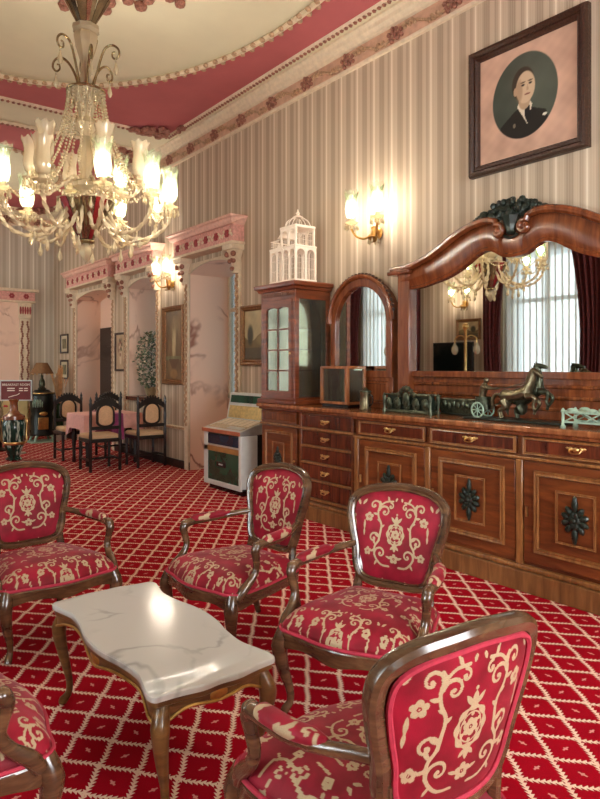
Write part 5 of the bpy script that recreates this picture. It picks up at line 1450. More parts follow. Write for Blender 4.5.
    me_hk = MB().sweep([(p.x, 0, p.y - Z) for p in hook], [0.014, 0.014, 0.012, 0.009], prof=tri, twist=0.55).mesh('hook_arm', M['crystal_arm'])
    for k in range(8):                          # drooping arms without candles
        h_ = put('hook_arm', me_hk, t, (0, 0, 0), 2 * PI * k / 8 + 0.3); put('crystal_drop', ME_DROP, h_, (0.315, 0, 2.345 - Z)).scale = (1.6, 1.6, 1.7)
    # bead strands from the crown down to the arms and between the cups
    for k in range(10):
        P = [pol(0.125 + 0.20 * u ** 1.5, 2 * PI * k / 10 + 0.46, 3.43 - 0.60 * u - 0.04 * math.sin(PI * u) - Z) for u in [i / 16 for i in range(17)]]
        bead_line(MB(), P, 0.0105, 0.025).build('bead_strand', 'crystal', t, kind='stuff')
        a = 2 * PI * k / 10 + 0.15
        P = [pol(0.13 + 0.30 * u ** 1.6, a, 3.43 - 0.72 * u - 0.05 * math.sin(PI * u) - Z) for u in [i / 16 for i in range(17)]]
        bead_line(MB(), P, 0.0105, 0.026).build('bead_strand', 'crystal', t, kind='stuff')
        a2 = a + 2 * PI / 10
        A, B = Vector(pol(0.56, a, 2.65 - Z)), Vector(pol(0.56, a2, 2.65 - Z))
        P = [A.lerp(B, i / 10) + Vector((0, 0, -0.10 * math.sin(PI * i / 10))) for i in range(11)]
        bead_line(MB(), P, 0.009, 0.022).build('bead_swag', 'crystal', t, kind='stuff')
        put('crystal_drop', ME_DROP, t, pol(0.20, a, 2.64 - Z)).scale = (1.3, 1.3, 1.4)
        put('crystal_drop', ME_DROP, t, pol(0.125, a, 3.43 - Z)).scale = (1.2, 1.2, 1.3)
    return t
M['chand_ruby'] = flat('ruby_glass_strip', (110, 24, 28), 0.15, 0.2, var=0.3)
CH = make_chandelier()
tag(CH, 'large crystal chandelier with frosted glass shades hanging over the marble table', 'chandelier'); CH.location = (1.65, 4.70, 2.15)
c2 = copy_tree(CH); c2.location = (1.65, -1.0, 2.15); c2['label'] = 'added chandelier copy, out of view, lighting the entrance end of the room'  # unseen copy added as fill light behind the camera
c3 = copy_tree(CH); c3.location = (1.62, 11.15, 2.15); c3['label'] = 'added chandelier copy, out of view, lighting the breakfast end of the room'  # unseen copy added to brighten the far bay

# ================================================================== wall sconces
def make_sconce():
    """local: the wall is the plane y = 0, the lamp stands out towards -y"""
    t = thing('wall_sconce', 'x', 'sconce')
    MB().lathe([(0.0, 0), (0.03, 0.003), (0.055, 0.012), (0.06, 0.02), (0.05, 0.026), (0.0, 0.028)], 16).build('backplate', 'gold', t).rotation_euler = (PI / 2, 0, 0)
    MB().lathe([(0.012, -0.09), (0.05, -0.06), (0.06, -0.045), (0.03, -0.03), (0.02, 0.02), (0.03, 0.04), (0.0, 0.06)], 14, (0, -0.07, 0)).build('bowl', 'gold', t)
    for k in range(6): put('crystal_drop', ME_DROP, t, (0.052 * math.cos(k * PI / 3), -0.07 + 0.052 * math.sin(k * PI / 3), -0.045))
    for s in (-1, 1):
        arm = MB().sweep(cat([(s * 0.01, -0.06, 0.0), (s * 0.07, -0.11, -0.05), (s * 0.13, -0.16, -0.03), (s * 0.165, -0.19, 0.04)], 6), 0.010, 8).build('arm', 'gold', t)
        put('candle_cup', ME_CUP, arm, (s * 0.165, -0.19, 0.09))
        put('glass_shade', ME_SH_LIT, arm, (s * 0.165, -0.19, 0.135)); put('bulb', ME_BULB, arm, (s * 0.165, -0.19, 0.14))
        bulb_light(arm, (s * 0.165, -0.19, 0.21), SC_W)
        for k in range(6): put('crystal_drop', ME_DROP, arm, (s * 0.165 + 0.056 * math.cos(k * PI / 3), -0.19 + 0.056 * math.sin(k * PI / 3), 0.088))
    return t
S1 = make_sconce(); S1.location = (WX, 4.22, 2.60); S1.rotation_euler = (0, 0, -PI / 2)
tag(S1, 'gilt twin wall sconce with glowing glass shades above the arched mirror', 'sconce', 'wall sconces')
S2 = copy_tree(S1); S2.location = (WX, 8.30, 2.55); S2['label'] = 'gilt twin wall sconce glowing above the tall narrow painting'
S3 = copy_tree(S1); S3.location = (LX, 7.05, 2.45); S3.rotation_euler = (0, 0, PI / 2); S3['label'] = 'gilt twin wall sconce above the television, seen in the mirror'

# ================================================================== pictures
def picture(name, label, w, h, fw, dep, fmat, func, loc, rz, tilt=0.0, nx=80, ny=90, slip=None):
    """outer size w x h; local x is width, z is height, the face looks to -y"""
    t = thing(name, label, 'picture', loc)
    t.rotation_euler = (tilt, 0, rz)
    rings = []
    for f, d in ((0.0, 0.0), (0.0, 0.6), (0.12, 0.95), (0.35, 1.0), (0.55, 0.7), (0.75, 0.8), (0.92, 0.55), (1.0, 0.3), (1.0, 0.0)):
        e = fw * f; rings.append([(-w / 2 + e, -dep * d, -h / 2 + e), (w / 2 - e, -dep * d, -h / 2 + e), (w / 2 - e, -dep * d, h / 2 - e), (-w / 2 + e, -dep * d, h / 2 - e)])
    MB().loft(rings, cap=False).build('frame', fmat, t, smooth=False)
    iw, ih = w - 2 * fw + 0.006, h - 2 * fw + 0.006
    p = paint('canvas', iw, ih, func, t, nx=nx, ny=ny); p.location = (0, -dep * 0.25, 0)
    MB().box(-w / 2 + 0.004, w / 2 - 0.004, -0.004, -0.001, -h / 2 + 0.004, h / 2 - 0.004).build('backing', 'frame_dark', t, smooth=False)
    return t
def nz(x, z, f, seed=0):
    r = np.zeros_like(x); rs = np.random.RandomState(seed)
    for k in range(7):
        a, b, c = rs.uniform(-1, 1) * f * (1 + k * 0.5), rs.uniform(-1, 1) * f * (1 + k * 0.5), rs.uniform(0, 6.3)
        r += np.sin(a * x * 6.28 + b * z * 6.28 + c) / (1 + 0.4 * k)
    return r / 3
def lay(img, m, rgb):
    m = np.clip(m, 0, 1)[..., None]; return img * (1 - m) + np.array(rgb, float) * m
def ell(x, z, cx, cz, rx, rz, soft=0.08):
    d = np.hypot((x - cx) / rx, (z - cz) / rz); return np.clip((1 - d) / soft + 0.5, 0, 1)
def poly_m(x, z, pts):
    m = np.zeros(x.shape, bool); n = len(pts)
    for i in range(n):
        (x1, z1), (x2, z2) = pts[i], pts[(i + 1) % n]
        c = ((z1 > z) != (z2 > z)) & (x < (x2 - x1) * (z - z1) / ((z2 - z1) if abs(z2 - z1) > 1e-9 else 1e-9) + x1); m ^= c
    return m.astype(float)
def base(x, rgb): return np.ones(x.shape + (3,)) * np.array(rgb, float)
def f_portrait(x, z):
    im = base(x, (198, 160, 138)) * (1 + 0.09 * nz(x, z, 3, 2))[..., None]
    ov = ell(x, z, -0.02, 0.03, 0.335, 0.385, 0.02)
    p = base(x, (66, 72, 64)) * (1 + 0.12 * nz(x, z, 1.5, 4))[..., None]
    p = lay(p, ell(x, z, 0.12, 0.15, 0.3, 0.3, 1.2) * 0.35, (110, 112, 96))
    p = lay(p, poly_m(x, z, [(-0.30, -0.40), (-0.27, -0.20), (-0.13, -0.10), (-0.03, -0.05), (0.06, -0.10), (0.20, -0.16), (0.27, -0.40)]), (34, 32, 30))
    p = lay(p, poly_m(x, z, [(-0.09, -0.06), (0.015, -0.24), (0.065, -0.07), (0.03, -0.02), (-0.07, -0.02)]), (214, 202, 180))
    p = lay(p, poly_m(x, z, [(-0.015, -0.06), (0.035, -0.06), (0.05, -0.17), (0.015, -0.23), (-0.01, -0.17)]), (30, 30, 32))
    p = lay(p, ell(x, z, -0.015, -0.02, 0.06, 0.08), (176, 150, 122))
    p = lay(p, ell(x, z, -0.03, 0.14, 0.115, 0.15), (62, 50, 40))
    p = lay(p, ell(x, z, -0.005, 0.10, 0.098, 0.145), (200, 174, 144))
    p = lay(p, ell(x, z, -0.07, 0.08, 0.035, 0.10, 0.5) * 0.5, (140, 110, 86))
    p = lay(p, ell(x, z, -0.108, 0.085, 0.02, 0.04), (176, 144, 116))
    for ex in (-0.03, 0.045): p = lay(p, ell(x, z, ex, 0.125, 0.018, 0.009, 0.4), (50, 40, 34)); p = lay(p, ell(x, z, ex, 0.15, 0.026, 0.007, 0.4), (90, 72, 56))
    p = lay(p, poly_m(x, z, [(0.015, 0.13), (0.03, 0.07), (0.005, 0.068)]) * 0.5, (150, 116, 92))
    p = lay(p, ell(x, z, 0.015, 0.035, 0.03, 0.008, 0.4), (126, 78, 66))
    p = lay(p, ell(x, z, 0.19, -0.20, 0.022, 0.012), (220, 214, 196)); p = lay(p, ell(x, z, -0.12, -0.22, 0.014, 0.02), (120, 112, 96))
    return im * (1 - ov[..., None]) + p * ov[..., None]
picture('portrait_picture', 'large dark carved frame holding an oval portrait of a suited man', 0.955, 0.955, 0.085, 0.07, 'frame_dark', f_portrait, (WX - 0.002, 2.71, 3.325), -PI / 2, nx=150, ny=150)
def f_tall(x, z):
    im = base(x, (120, 92, 58)) * (1 + 0.2 * nz(x, z, 1.5, 5))[..., None]
    im = lay(im, ell(x, z, 0.0, 0.05, 0.12, 0.26, 0.5), (196, 176, 132)); im = lay(im, ell(x, z, 0.0, 0.33, 0.09, 0.09, 0.6), (150, 120, 84))
    im = lay(im, ell(x, z, 0.1, 0.28, 0.2, 0.12, 0.9) * 0.5, (160, 140, 100))
    im = lay(im, poly_m(x, z, [(-0.5, -0.16), (0.5, -0.16), (0.5, -0.22), (-0.5, -0.22)]) * 0.7, (120, 128, 92))
    im = lay(im, poly_m(x, z, [(-0.32, -0.2), (0.32, -0.2), (0.12, -0.34), (-0.12, -0.34)]), (96, 66, 40)); im = lay(im, ell(x, z, 0, -0.42, 0.22, 0.07, 0.4), (150, 112, 64))
    return lay(im, np.clip(nz(x, z, 5, 6), 0, 1) * 0.3, (60, 44, 28))
picture('tall_painting', 'tall narrow gold-framed painting of a pale figure below the lit sconce', 0.64, 1.10, 0.075, 0.05, 'frame_gold', f_tall, (WX - 0.002, 8.26, 1.69), -PI / 2, ny=120)
def f_floral(x, z):
    im = base(x, (176, 150, 120)) * (1 + 0.12 * nz(x, z, 2, 8))[..., None]
    im = lay(im, ell(x, z, 0, -0.18, 0.12, 0.18), (206, 190, 160))
    for k in range(16):
        a = k * 2.4; r = 0.06 * math.sqrt(k); im = lay(im, ell(x, z, r * math.cos(a), 0.15 + r * math.sin(a), 0.06, 0.055, 0.4), ((120, 60, 50), (210, 190, 160), (96, 88, 60))[k % 3])
    return im
picture('floral_picture', 'small dark-framed flower picture between the window niche and the doorway', 0.42, 0.63, 0.035, 0.03, 'frame_dark', f_floral, (WX - 0.002, 10.18, 1.63), -PI / 2, nx=50, ny=60)
def f_land(x, z):
    im = base(x, (176, 158, 116)) * (1 + 0.08 * nz(x, z, 2, 9))[..., None]
    im = lay(im, (z < -0.05 + 0.08 * np.sin(x * 7)).astype(float), (112, 92, 54)); im = lay(im, (z < -0.25).astype(float), (84, 70, 44))
    im = lay(im, ell(x, z, -0.25, 0.0, 0.12, 0.2, 0.5), (66, 60, 38)); return lay(im, ell(x, z, 0.2, -0.1, 0.2, 0.1, 0.5), (130, 110, 66))
picture('landscape_painting', 'gold-framed landscape painting partly behind the display cabinet', 0.62, 0.70, 0.07, 0.045, 'frame_gold', f_land, (WX - 0.002, 6.20, 1.755), -PI / 2, nx=50, ny=60)
def f_print(s):
    def f(x, z):
        im = base(x, (214, 200, 170)); m = ((abs(x) < 0.3) & (abs(z) < 0.32)).astype(float)
        im = lay(im, m, (130, 118, 88)); return lay(im, m * np.clip(nz(x, z, 2.5, s), 0, 1), (70, 66, 50))
    return f
for z, s, lb in ((1.84, 21, 'small framed print above its twin beside the doorway, the upper one'), (1.33, 22, 'small framed print below its twin, just over the dried grasses')):
    picture('framed_print', lb, 0.46, 0.38, 0.035, 0.025, 'frame_dark', f_print(s), (WX - 0.002, 13.02, z), -PI / 2, nx=40, ny=40)
picture('mantel_picture', 'gold-framed painting on the facing wall above the television', 0.5, 0.36, 0.05, 0.03, 'frame_gold', f_land, (LX + 0.002, 7.0, 2.02), PI / 2, nx=40, ny=40)

# ================================================================== dining set
def make_dining_chair():
    t = thing('dining_chair', 'x', 'chair'); W_ = 0.20
    for s in (-1, 1):
        MB().lathe([(0.018, 0), (0.022, 0.01), (0.018, 0.10), (0.024, 0.14), (0.020, 0.20), (0.024, 0.40), (0.022, 0.44)], 8, (s * W_, -0.19, 0)).build('leg', 'ebony', t)
        MB().lathe([(0.018, 0), (0.022, 0.01), (0.020, 0.42), (0.024, 0.48), (0.018, 0.54), (0.022, 0.70), (0.018, 0.86), (0.024, 0.90), (0.016, 0.92), (0.020, 0.945), (0.012, 0.965), (0.006, 0.985), (0, 1.0)], 8, (s * W_, 0.20, 0)).build('back_post', 'ebony', t)
        MB().box(s * W_ - 0.010, s * W_ + 0.010, -0.19, 0.20, 0.14, 0.165).build('stretcher', 'ebony', t)
    MB().box(-W_, W_, -0.012, 0.012, 0.14, 0.165).build('stretcher', 'ebony', t)
    MB().box(-W_ - 0.02, W_ + 0.02, -0.21, 0.21, 0.385, 0.435).build('seat_frame', 'ebony', t, bevel=0.006)
    MB().loft([[(x * f, y * f, z) for x, y in ((-0.21, -0.21), (0.21, -0.21), (0.19, 0.19), (-0.19, 0.19))] for f, z in ((0.98, 0.43), (1.02, 0.45), (1.0, 0.475), (0.9, 0.492), (0.5, 0.50))]).build('seat_cushion', 'beige_fab', t)
    lo = MB().box(-W_, W_, 0.185, 0.215, 0.555, 0.60).build('lower_rail', 'ebony', t, bevel=0.005)
    # arched crest with carved teeth
    top = [(-W_ + 0.4 * k / 20, 0.86 + 0.11 * math.sin(PI * k / 20) ** 0.8) for k in range(21)]; bot = [(-W_ + 0.4 * k / 20, 0.80 + 0.085 * math.sin(PI * k / 20)) for k in range(21)]
    cr = MB().prism(top + bot[::-1], 0.185, 0.215, 'y').build('crest_rail', 'ebony', t)
    q = MB()
    for k in range(3, 18, 2): q.ball((top[k][0], 0.2, top[k][1] + 0.008), 0.016, 6, (0.9, 0.8, 1.2))
    q.build('crest_carving', 'ebony', cr, kind='stuff')
    def capsule(hw, z0, z1, n=10): return [(hw * math.cos(PI * k / n), z1 - hw + hw * math.sin(PI * k / n)) for k in range(n + 1)] + [(-hw * math.cos(PI * k / n), z0 + hw * 0.6 - hw * 0.6 * math.sin(PI * k / n)) for k in range(n + 1)]
    MB().ring_prism(capsule(0.125, 0.58, 0.90), capsule(0.095, 0.61, 0.872), 0.187, 0.213, 'y').build('back_frame', 'ebony', t)
    ri = capsule(0.10, 0.605, 0.877); cz_ = 0.741
    MB().loft([[(x * f, y, cz_ + (z - cz_) * f) for x, z in ri] for f, y in ((0.6, 0.176), (0.9, 0.181), (1.0, 0.19), (1.0, 0.21), (0.9, 0.219), (0.6, 0.223))]).build('back_pad', 'beige_fab', t)
    return t
DCH = make_dining_chair()
for i, (x, y, f, lb) in enumerate(((3.22, 8.63, 180, 'black dining chair, beige back, on the armchair side of the table, off the wall'),
                                   (3.88, 8.63, 180, 'black dining chair, beige back, on the armchair side of the table, by the wall'),
                                   (3.26, 9.87, 0, 'black dining chair, beige back, on the stove side of the table, off the wall'),
                                   (3.90, 9.87, 0, 'black dining chair, beige back, on the stove side of the table, under the plant'))):
    o = DCH if i == 0 else copy_tree(DCH)
    place(o, (x, y, 0), R(f)); tag(o, lb, 'chair', 'dining chairs')
M['pink_cloth'] = flat('pale_pink_linen', (226, 172, 160), 0.85, var=0.08, scale=20)
M['purple_cloth'] = flat('magenta_satin', (140, 44, 96), 0.5, var=0.25, scale=10)
DT = thing('dining_table', 'small square dining table under the pink cloth', 'table', (3.52, 9.25, 0))
MB().box(-0.40, 0.40, -0.33, 0.33, 0.685, 0.715).build('tabletop', 'ebony', DT, bevel=0.005)
for sx in (-1, 1):
    for sy in (-1, 1): MB().lathe([(0.02, 0), (0.03, 0.02), (0.022, 0.1), (0.035, 0.4), (0.025, 0.6), (0.035, 0.69)], 8, (sx * 0.35, sy * 0.28, 0)).build('leg', 'ebony', DT)
def drape_cloth(hx, hy, z, drop, pts_corner=0.10, amp=0.012):
    ring = []
    N = 14; edge = [(hx, -hy + 2 * hy * k / N) for k in range(N)] + [(hx - 2 * hx * k / N, hy) for k in range(N)] + [(-hx, hy - 2 * hy * k / N) for k in range(N)] + [(-hx + 2 * hx * k / N, -hy) for k in range(N)]
    out = []
    for f, dz, e in ((0.0, 0.004, 0), (0.9, 0.004, 0), (1.0, 0.004, 0.002), (1.0, -0.006, 0.012), (1.0, -drop * 0.5, 0.018), (1.0, -drop, 0.026)):
        r = []
        for i, (x, y) in enumerate(edge):
            cn = max(0, 1 - min(abs(abs(x) - hx) + abs(abs(y) - hy), 0.16) / 0.16)
            nx_, ny_ = (1 if x >= hx - 1e-6 else -1 if x <= -hx + 1e-6 else 0), (1 if y >= hy - 1e-6 else -1 if y <= -hy + 1e-6 else 0)
            w = e + (amp * math.sin(i * 1.9) if dz < -0.02 else 0)
            fz = f if f > 0 else 0.02
            r.append((x * fz + nx_ * w, y * fz + ny_ * w, z + dz - (pts_corner * cn * (-dz / drop) if dz < -0.02 else 0)))
        out.append(r)
    return MB().loft(out, cap=False)
o = drape_cloth(0.415, 0.345, 0.717, 0.20, 0.13).build('tablecloth', 'pink_cloth'); o.location = (3.52, 9.25, 0); tag(o, 'pale pink tablecloth with hanging corners on the dining table', 'tablecloth')
o = drape_cloth(0.072, 0.36, 0.726, 0.34, 0.03, 0.006).build('table_runner', 'purple_cloth'); o.location = (3.555, 9.25, 0); o.scale = (1, 1.07, 1); tag(o, 'magenta satin runner laid over the pink tablecloth', 'runner')

# ================================================================== plant on the niche sill
M['leaf'] = flat('grey_green_leaf', (92, 104, 72), 0.5, var=0.4, scale=8)
M['blossom'] = flat('pale_blossom', (226, 206, 186), 0.7, var=0.15)
PL = thing('potted_tree', 'leafy potted tree with pale blossom on the sill of the marble niche', 'plant', (4.40, 9.56, 0.93))
MB().lathe([(0.07, 0), (0.09, 0.02), (0.11, 0.13), (0.12, 0.14), (0.10, 0.13), (0.0, 0.12)], 14).build('pot', 'ceramic', PL)
tr = MB().sweep(cat([(0, 0, 0.1), (0.01, 0.02, 0.35), (-0.01, 0, 0.6), (0, 0, 0.85)], 4), [0.016, 0.012, 0.008, 0.004], 6)
rnd = random.Random(4)
q = MB(); b = MB()
for k in range(14):
    a = k * 2.4; h = 0.2 + 0.055 * k; L = 0.26 * (1 - 0.5 * abs(h - 0.45))
    e = (L * math.cos(a), L * math.sin(a) * 0.9, h + 0.14); tr.sweep(cat([(0, 0, h), (e[0] * 0.5, e[1] * 0.5, h + 0.09), e], 3), [0.006, 0.004, 0.002], 5)
tr.build('trunk', 'drawer_dark', PL)
for k in range(1000):
    a = rnd.uniform(0, 2 * PI); h = rnd.uniform(0.12, 1.0); rr = 0.26 * math.sqrt(rnd.random()) * (0.45 + 0.55 * math.sin(PI * min(1, (h - 0.05) / 0.95)))
    c = Vector((rr * math.cos(a), rr * math.sin(a), h)); d = Vector((rnd.gauss(0, 1), rnd.gauss(0, 1), rnd.gauss(0, 0.6))).normalized(); u = d.orthogonal().normalized() * 0.019; l = 0.062
    (b if k % 3 == 0 else q).add([c, c + d * l * 0.5 + u, c + d * l, c + d * l * 0.5 - u], [(0, 1, 2, 3)])
q.build('leaves', 'leaf', PL, kind='stuff'); b.build('blossoms', 'blossom', PL, kind='stuff')

# ================================================================== far corner
ST = thing('parlour_stove', 'black cast-iron parlour stove with brass ornament in the far corner', 'stove', (3.55, 12.45, 0))
MB().lathe([(0.20, 0.12), (0.21, 0.15), (0.19, 0.2), (0.20, 0.45), (0.18, 0.52), (0.20, 0.60), (0.215, 0.80), (0.20, 0.86), (0.22, 0.88), (0.22, 0.90), (0.15, 0.93), (0.13, 0.96)], 20, flute=0.025, nf=10).build('body', 'iron', ST)
for k in range(4):
    a = PI / 4 + k * PI / 2
    MB().sweep(cat([(0.14 * math.cos(a), 0.14 * math.sin(a), 0.14), (0.20 * math.cos(a), 0.20 * math.sin(a), 0.10), (0.24 * math.cos(a), 0.24 * math.sin(a), 0.02), (0.27 * math.cos(a), 0.27 * math.sin(a), 0.004)], 4), [0.03, 0.025, 0.02, 0.02], 7).build('foot', 'verdigris', ST)
MB().box(-0.12, 0.06, -0.215, -0.17, 0.24, 0.46).build('fire_door', 'brass', ST, bevel=0.01); MB().ball((-0.03, -0.205, 0.53), 0.06, 10, (1.3, 0.4, 0.6)).build('ornament', 'brass', ST)
q = MB()
for k in range(8): q.ball((-0.20 + k * 0.03 * 1.0, -0.16 - 0.05 * math.sin(PI * k / 7), 0.72), 0.016, 7, (0.7, 0.6, 5.0))
q.build('grille', 'verdigris', ST, kind='stuff')
MB().lathe([(0.215, 0.885), (0.235, 0.895), (0.23, 0.91), (0.2, 0.915)], 20).build('rim', 'brass', ST)
MB().box(-0.26, 0.24, -0.26, 0.24, 0.0, 0.02).build('hearth_plate', 'verdigris', ST, bevel=0.01)
LM = thing('table_lamp', 'table lamp with brown cone shade standing on the stove', 'lamp', (3.55, 12.45, 0.96))
MB().lathe([(0.07, 0), (0.08, 0.02), (0.05, 0.05), (0.06, 0.10), (0.05, 0.17), (0.02, 0.22), (0.025, 0.26), (0.012, 0.28), (0.010, 0.36)], 14).build('base', 'bronze', LM)
M['lampshade'] = flat('brown_lampshade', (120, 84, 50), 0.8, var=0.15, scale=30)
MB().lathe([(0.20, 0.30), (0.203, 0.305), (0.10, 0.50), (0.097, 0.50), (0.197, 0.30)], 20).build('shade', 'lampshade', LM)
q = MB()
for k in range(14): q.ball((0.195 * math.cos(k * PI / 7), 0.195 * math.sin(k * PI / 7), 0.285), 0.008, 5, (1, 1, 2))
q.build('fringe', 'brass', LM, kind='stuff')
GV = thing('grass_vase', 'tall green vase holding dried grasses beside the stove', 'vase', (3.90, 12.55, 0))
MB().box(-0.10, 0.10, -0.10, 0.10, 0.0, 0.10).build('base', 'white_panel', GV, bevel=0.008)
M['green_glaze'] = flat('dark_green_glaze', (34, 60, 36), 0.25, var=0.4, scale=10)
MB().lathe([(0.06, 0.10), (0.08, 0.14), (0.07, 0.35), (0.10, 0.55), (0.06, 0.66), (0.075, 0.70), (0.0, 0.66)], 14).build('body', 'green_glaze', GV)
M['straw'] = flat('dried_straw', (206, 160, 110), 0.8, var=0.2)
q = MB(); rnd = random.Random(9)
for k in range(46):
    a = rnd.uniform(0, 2 * PI); r = rnd.uniform(0.02, 0.17); h = rnd.uniform(1.15, 1.42)
    q.sweep([(0.02 * math.cos(a), 0.02 * math.sin(a), 0.66), (r * 0.5 * math.cos(a), r * 0.5 * math.sin(a), 0.95), (r * math.cos(a), r * math.sin(a), h)], [0.004, 0.005, 0.009], 4)
q.build('dried_grass', 'straw', GV, kind='stuff')
CB = thing('cream_cabinet', 'small cream painted cabinet with brass edging between the vase and the stove', 'cabinet', (3.12, 13.05, 0))
M['cream_paint'] = flat('cream_gold_paint', (206, 186, 128), 0.45, var=0.15, scale=8)
MB().box(-0.30, 0.30, -0.22, 0.22, 0.04, 0.82).build('body', 'cream_paint', CB, bevel=0.02)
MB().box(-0.33, 0.33, -0.25, 0.25, 0.82, 0.86).build('top', 'gold', CB, bevel=0.01)
for s in (-1, 1): d = MB().box(s * 0.145 - 0.13, s * 0.145 + 0.13, -0.235, -0.22, 0.10, 0.76).build('door', 'cream_paint', CB, bevel=0.006); MB().ball((s * 0.03, -0.245, 0.45), 0.012, 8).build('knob', 'brass', d)
for sx in (-1, 1):
    for sy in (-1, 1): MB().ball((sx * 0.26, sy * 0.18, 0.025), 0.03, 8, (1, 1, 0.83)).build('foot', 'gold', CB)
UR = thing('floor_vase', 'large dark green floor vase with white streaks and gilt handles', 'vase', (2.52, 10.25, 0))
m = Mat('streaked_dark_green_glaze', 0.15); n_ = m.noise(5, 3, stretch=(3, 3, 0.6)); m.set('Base Color', m.ramp(n_, [(0.3, lin(12, 30, 24)), (0.56, lin(24, 60, 50)), (0.63, lin(190, 206, 190)), (0.72, lin(30, 60, 50))])); M['streak'] = m.m
MB().lathe([(0.09, 0), (0.12, 0.02), (0.08, 0.06), (0.10, 0.12), (0.145, 0.25), (0.165, 0.45), (0.165, 0.55), (0.14, 0.60)], 20).build('body', 'streak', UR)
MB().lathe([(0.14, 0.60), (0.16, 0.61), (0.155, 0.66), (0.09, 0.70), (0.06, 0.74), (0.055, 0.86), (0.075, 0.90), (0.06, 0.91), (0.0, 0.88)], 18).build('neck', 'bronze_red', UR) if 'bronze_red' in M else MB().lathe([(0.14, 0.60), (0.16, 0.61), (0.155, 0.66), (0.09, 0.70), (0.06, 0.74), (0.055, 0.86), (0.075, 0.90), (0.06, 0.91), (0.0, 0.88)], 18).build('neck', 'walnut_red', UR)
MB().lathe([(0.15, 0.24), (0.158, 0.25), (0.16, 0.27), (0.155, 0.28)], 20).build('band', 'brass', UR)
for s in (-1, 1): MB().sweep(cat([(s * 0.13, 0, 0.62), (s * 0.20, 0, 0.60), (s * 0.185, 0, 0.45), (s * 0.19, 0, 0.30), (s * 0.15, 0, 0.26)], 5), [0.014, 0.012, 0.010, 0.012, 0.014], 7).build('handle', 'brass', UR).rotation_euler = (0, 0, -THETA)
# sign on a stand
SG = thing('breakfast_room_sign', 'maroon sign board reading BREAKFAST ROOM on a thin stand behind the floor vase', 'sign', (2.74, 11.0, 0)); SG.rotation_euler = (0, 0, -THETA)
M['maroon'] = flat('maroon_board', (110, 40, 38), 0.5, var=0.1); M['letter'] = flat('cream_lettering', (240, 226, 206), 0.6, var=0.03)
MB().lathe([(0.14, 0), (0.15, 0.015), (0.03, 0.03), (0.012, 0.05), (0.012, 0.88)], 14).build('stand', 'chrome', SG)
bd = MB().box(-0.24, 0.24, -0.012, 0.012, 0.86, 1.16).build('board', 'maroon', SG, bevel=0.003)
MB().ring_prism([(-0.255, 0.845), (0.255, 0.845), (0.255, 1.175), (-0.255, 1.175)], [(-0.238, 0.862), (0.238, 0.862), (0.238, 1.158), (-0.238, 1.158)], -0.018, 0.016, 'y').build('frame', 'chrome', SG, smooth=False)
def text_mesh(txt, size, mat, parent, loc, name='lettering'):
    c = bpy.data.curves.new('t', 'FONT'); c.body = txt; c.size = size; c.align_x = 'CENTER'; c.align_y = 'CENTER'; c.extrude = 0.0015
    o = bpy.data.objects.new('t', c); COL.objects.link(o)
    bpy.context.view_layer.update(); dg = bpy.context.evaluated_depsgraph_get()
    me = bpy.data.meshes.new_from_object(o.evaluated_get(dg)); bpy.data.objects.remove(o)
    me.materials.clear(); me.materials.append(M[mat])
    r = bpy.data.objects.new(name, me); COL.objects.link(r); r.parent = parent; r.location = loc; r.rotation_euler = (PI / 2, 0, 0); r['kind'] = 'stuff'; return r
text_mesh('BREAKFAST ROOM', 0.052, 'letter', bd, (0, -0.0135, 1.10))
for k, (xa, xb) in enumerate(((-0.14, -0.02), (0.05, 0.11), (0.13, 0.19))):
    for j in range(2): MB().box(xa, xb, -0.0145, -0.012, 1.035 - 0.035 * j, 1.05 - 0.035 * j).build('small_print', 'letter', bd, smooth=False)
MB().sweep(cat([(-0.12, -0.014, 0.90), (-0.04, -0.014, 0.925), (0.02, -0.014, 0.94), (0.06, -0.014, 0.965)], 4), 0.006, 6).build('pointing_mark', 'letter', bd)
# red flowers on a pedestal
PD = thing('pedestal_table', 'small dark round pedestal table carrying the red flowers', 'table', (2.62, 11.55, 0))
MB().lathe([(0.13, 0), (0.14, 0.02), (0.04, 0.06), (0.03, 0.3), (0.045, 0.4), (0.03, 0.52)], 12).build('pedestal', 'ebony', PD); MB().lathe([(0.03, 0.52), (0.17, 0.53), (0.175, 0.545), (0.17, 0.55), (0, 0.55)], 18).build('tabletop', 'ebony', PD)
FL = thing('red_bouquet', 'vase of red flowers on the small pedestal table', 'flowers', (2.62, 11.55, 0.55))
MB().lathe([(0.04, 0), (0.06, 0.03), (0.05, 0.12), (0.035, 0.16), (0.045, 0.18), (0, 0.16)], 12).build('vase', 'ceramic', FL)
M['petal'] = flat('crimson_petal', (176, 18, 40), 0.6, var=0.25, scale=30)
q = MB(); rnd = random.Random(6); s_ = MB()
for k in range(26):
    a = rnd.uniform(0, 2 * PI); r = 0.16 * math.sqrt(rnd.random()); h = 0.26 + 0.30 * rnd.random() - r * 0.5
    p = Vector((r * math.cos(a), r * math.sin(a), h)); s_.sweep([(0, 0, 0.12), p * 0.6 + Vector((0, 0, 0.06)), p], 0.003, 4)
    for j in range(5): q.ball(p + Vector((0.02 * math.cos(j * 1.26), 0.02 * math.sin(j * 1.26), 0.006 * (j % 2))), 0.018, 5)
q.build('blooms', 'petal', FL, kind='stuff'); s_.build('stems', 'leaf', FL, kind='stuff')

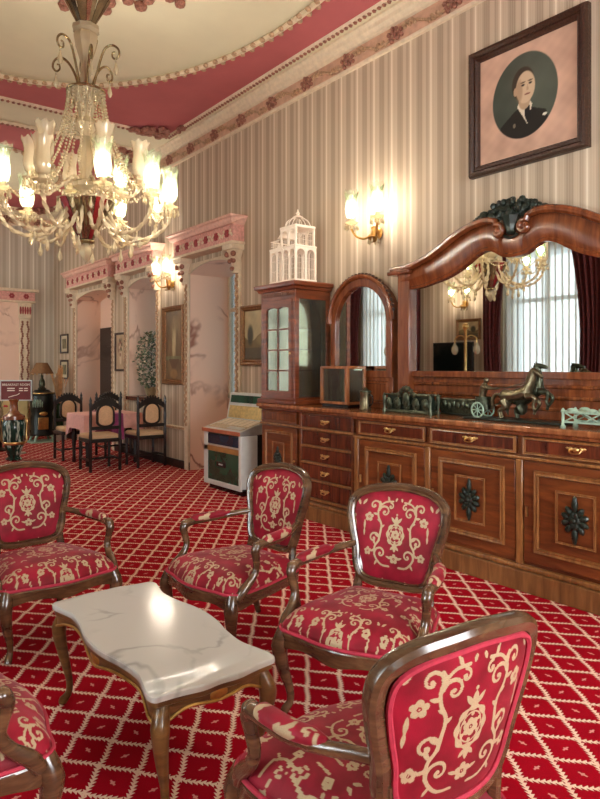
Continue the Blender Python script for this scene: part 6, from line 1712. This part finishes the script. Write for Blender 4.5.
# ================================================================== facing wall, seen in the mirrors
CN = thing('console_cabinet', 'dark console cabinet under the television on the facing wall', 'cabinet', (LX + 0.25, 7.16, 0))
MB().box(-0.21, 0.21, -0.50, 0.50, 0.08, 1.18).build('body', 'walnut', CN, bevel=0.008); MB().box(-0.225, 0.235, -0.52, 0.52, 1.18, 1.22).build('top', 'walnut_red', CN, bevel=0.008)
MB().box(-0.18, 0.18, -0.46, 0.46, 0.0, 0.08).build('plinth', 'ebony', CN)
for s in (-1, 1): d = MB().box(0.205, 0.225, s * 0.245 - 0.23, s * 0.245 + 0.23, 0.14, 1.12).build('door', 'walnut', CN, bevel=0.006); MB().ball((0.235, s * 0.04, 0.65), 0.015, 8).build('knob', 'brass', d)
TV = thing('television', 'black flat television on the console cabinet, seen in the wide mirror', 'television', (LX + 0.25, 7.13, 1.22))
M['screen'] = Mat('dark_screen', 0.12, color=lin(8, 14, 12)).m
MB().box(-0.02, 0.02, -0.42, 0.42, 0.06, 0.58).build('case', 'black', TV, bevel=0.006); MB().box(0.02, 0.023, -0.40, 0.40, 0.08, 0.56).build('screen', 'screen', TV, smooth=False)
MB().box(-0.08, 0.08, -0.16, 0.16, 0.0, 0.012).build('stand', 'black', TV, bevel=0.003); MB().box(-0.015, 0.015, -0.04, 0.04, 0.01, 0.08).build('stand_neck', 'black', TV)
for (y, lb) in ((6.50, 'brass lamp standard with hanging glass lanterns beside the television, nearer the red drape'), (8.02, 'brass lamp standard with hanging glass lanterns beside the television, nearer the bare window')):
    b = thing('lamp_standard', lb, 'lamp', (LX + 0.72, y, 0), 0, 'brass lamp standards')
    MB().lathe([(0.16, 0), (0.17, 0.02), (0.04, 0.05), (0.022, 0.08), (0.022, 1.95), (0.03, 1.97)], 14).build('pole', 'brass', b)
    MB().ball((0, 0, 2.02), 0.055, 12).build('ball_finial', 'brass', b)
    for s in (-1, 1):
        a = MB().sweep(cat([(0, 0, 1.84), (0, s * 0.10, 1.88), (0, s * 0.20, 1.84), (0, s * 0.21, 1.76)], 5), 0.010, 7).build('arm', 'brass', b)
        MB().lathe([(0.0, 0.0), (0.03, 0.01), (0.055, 0.06), (0.05, 0.12), (0.02, 0.17), (0.015, 0.19)], 12, (0, s * 0.21, 1.575)).build('lantern', 'shade_clear', a)
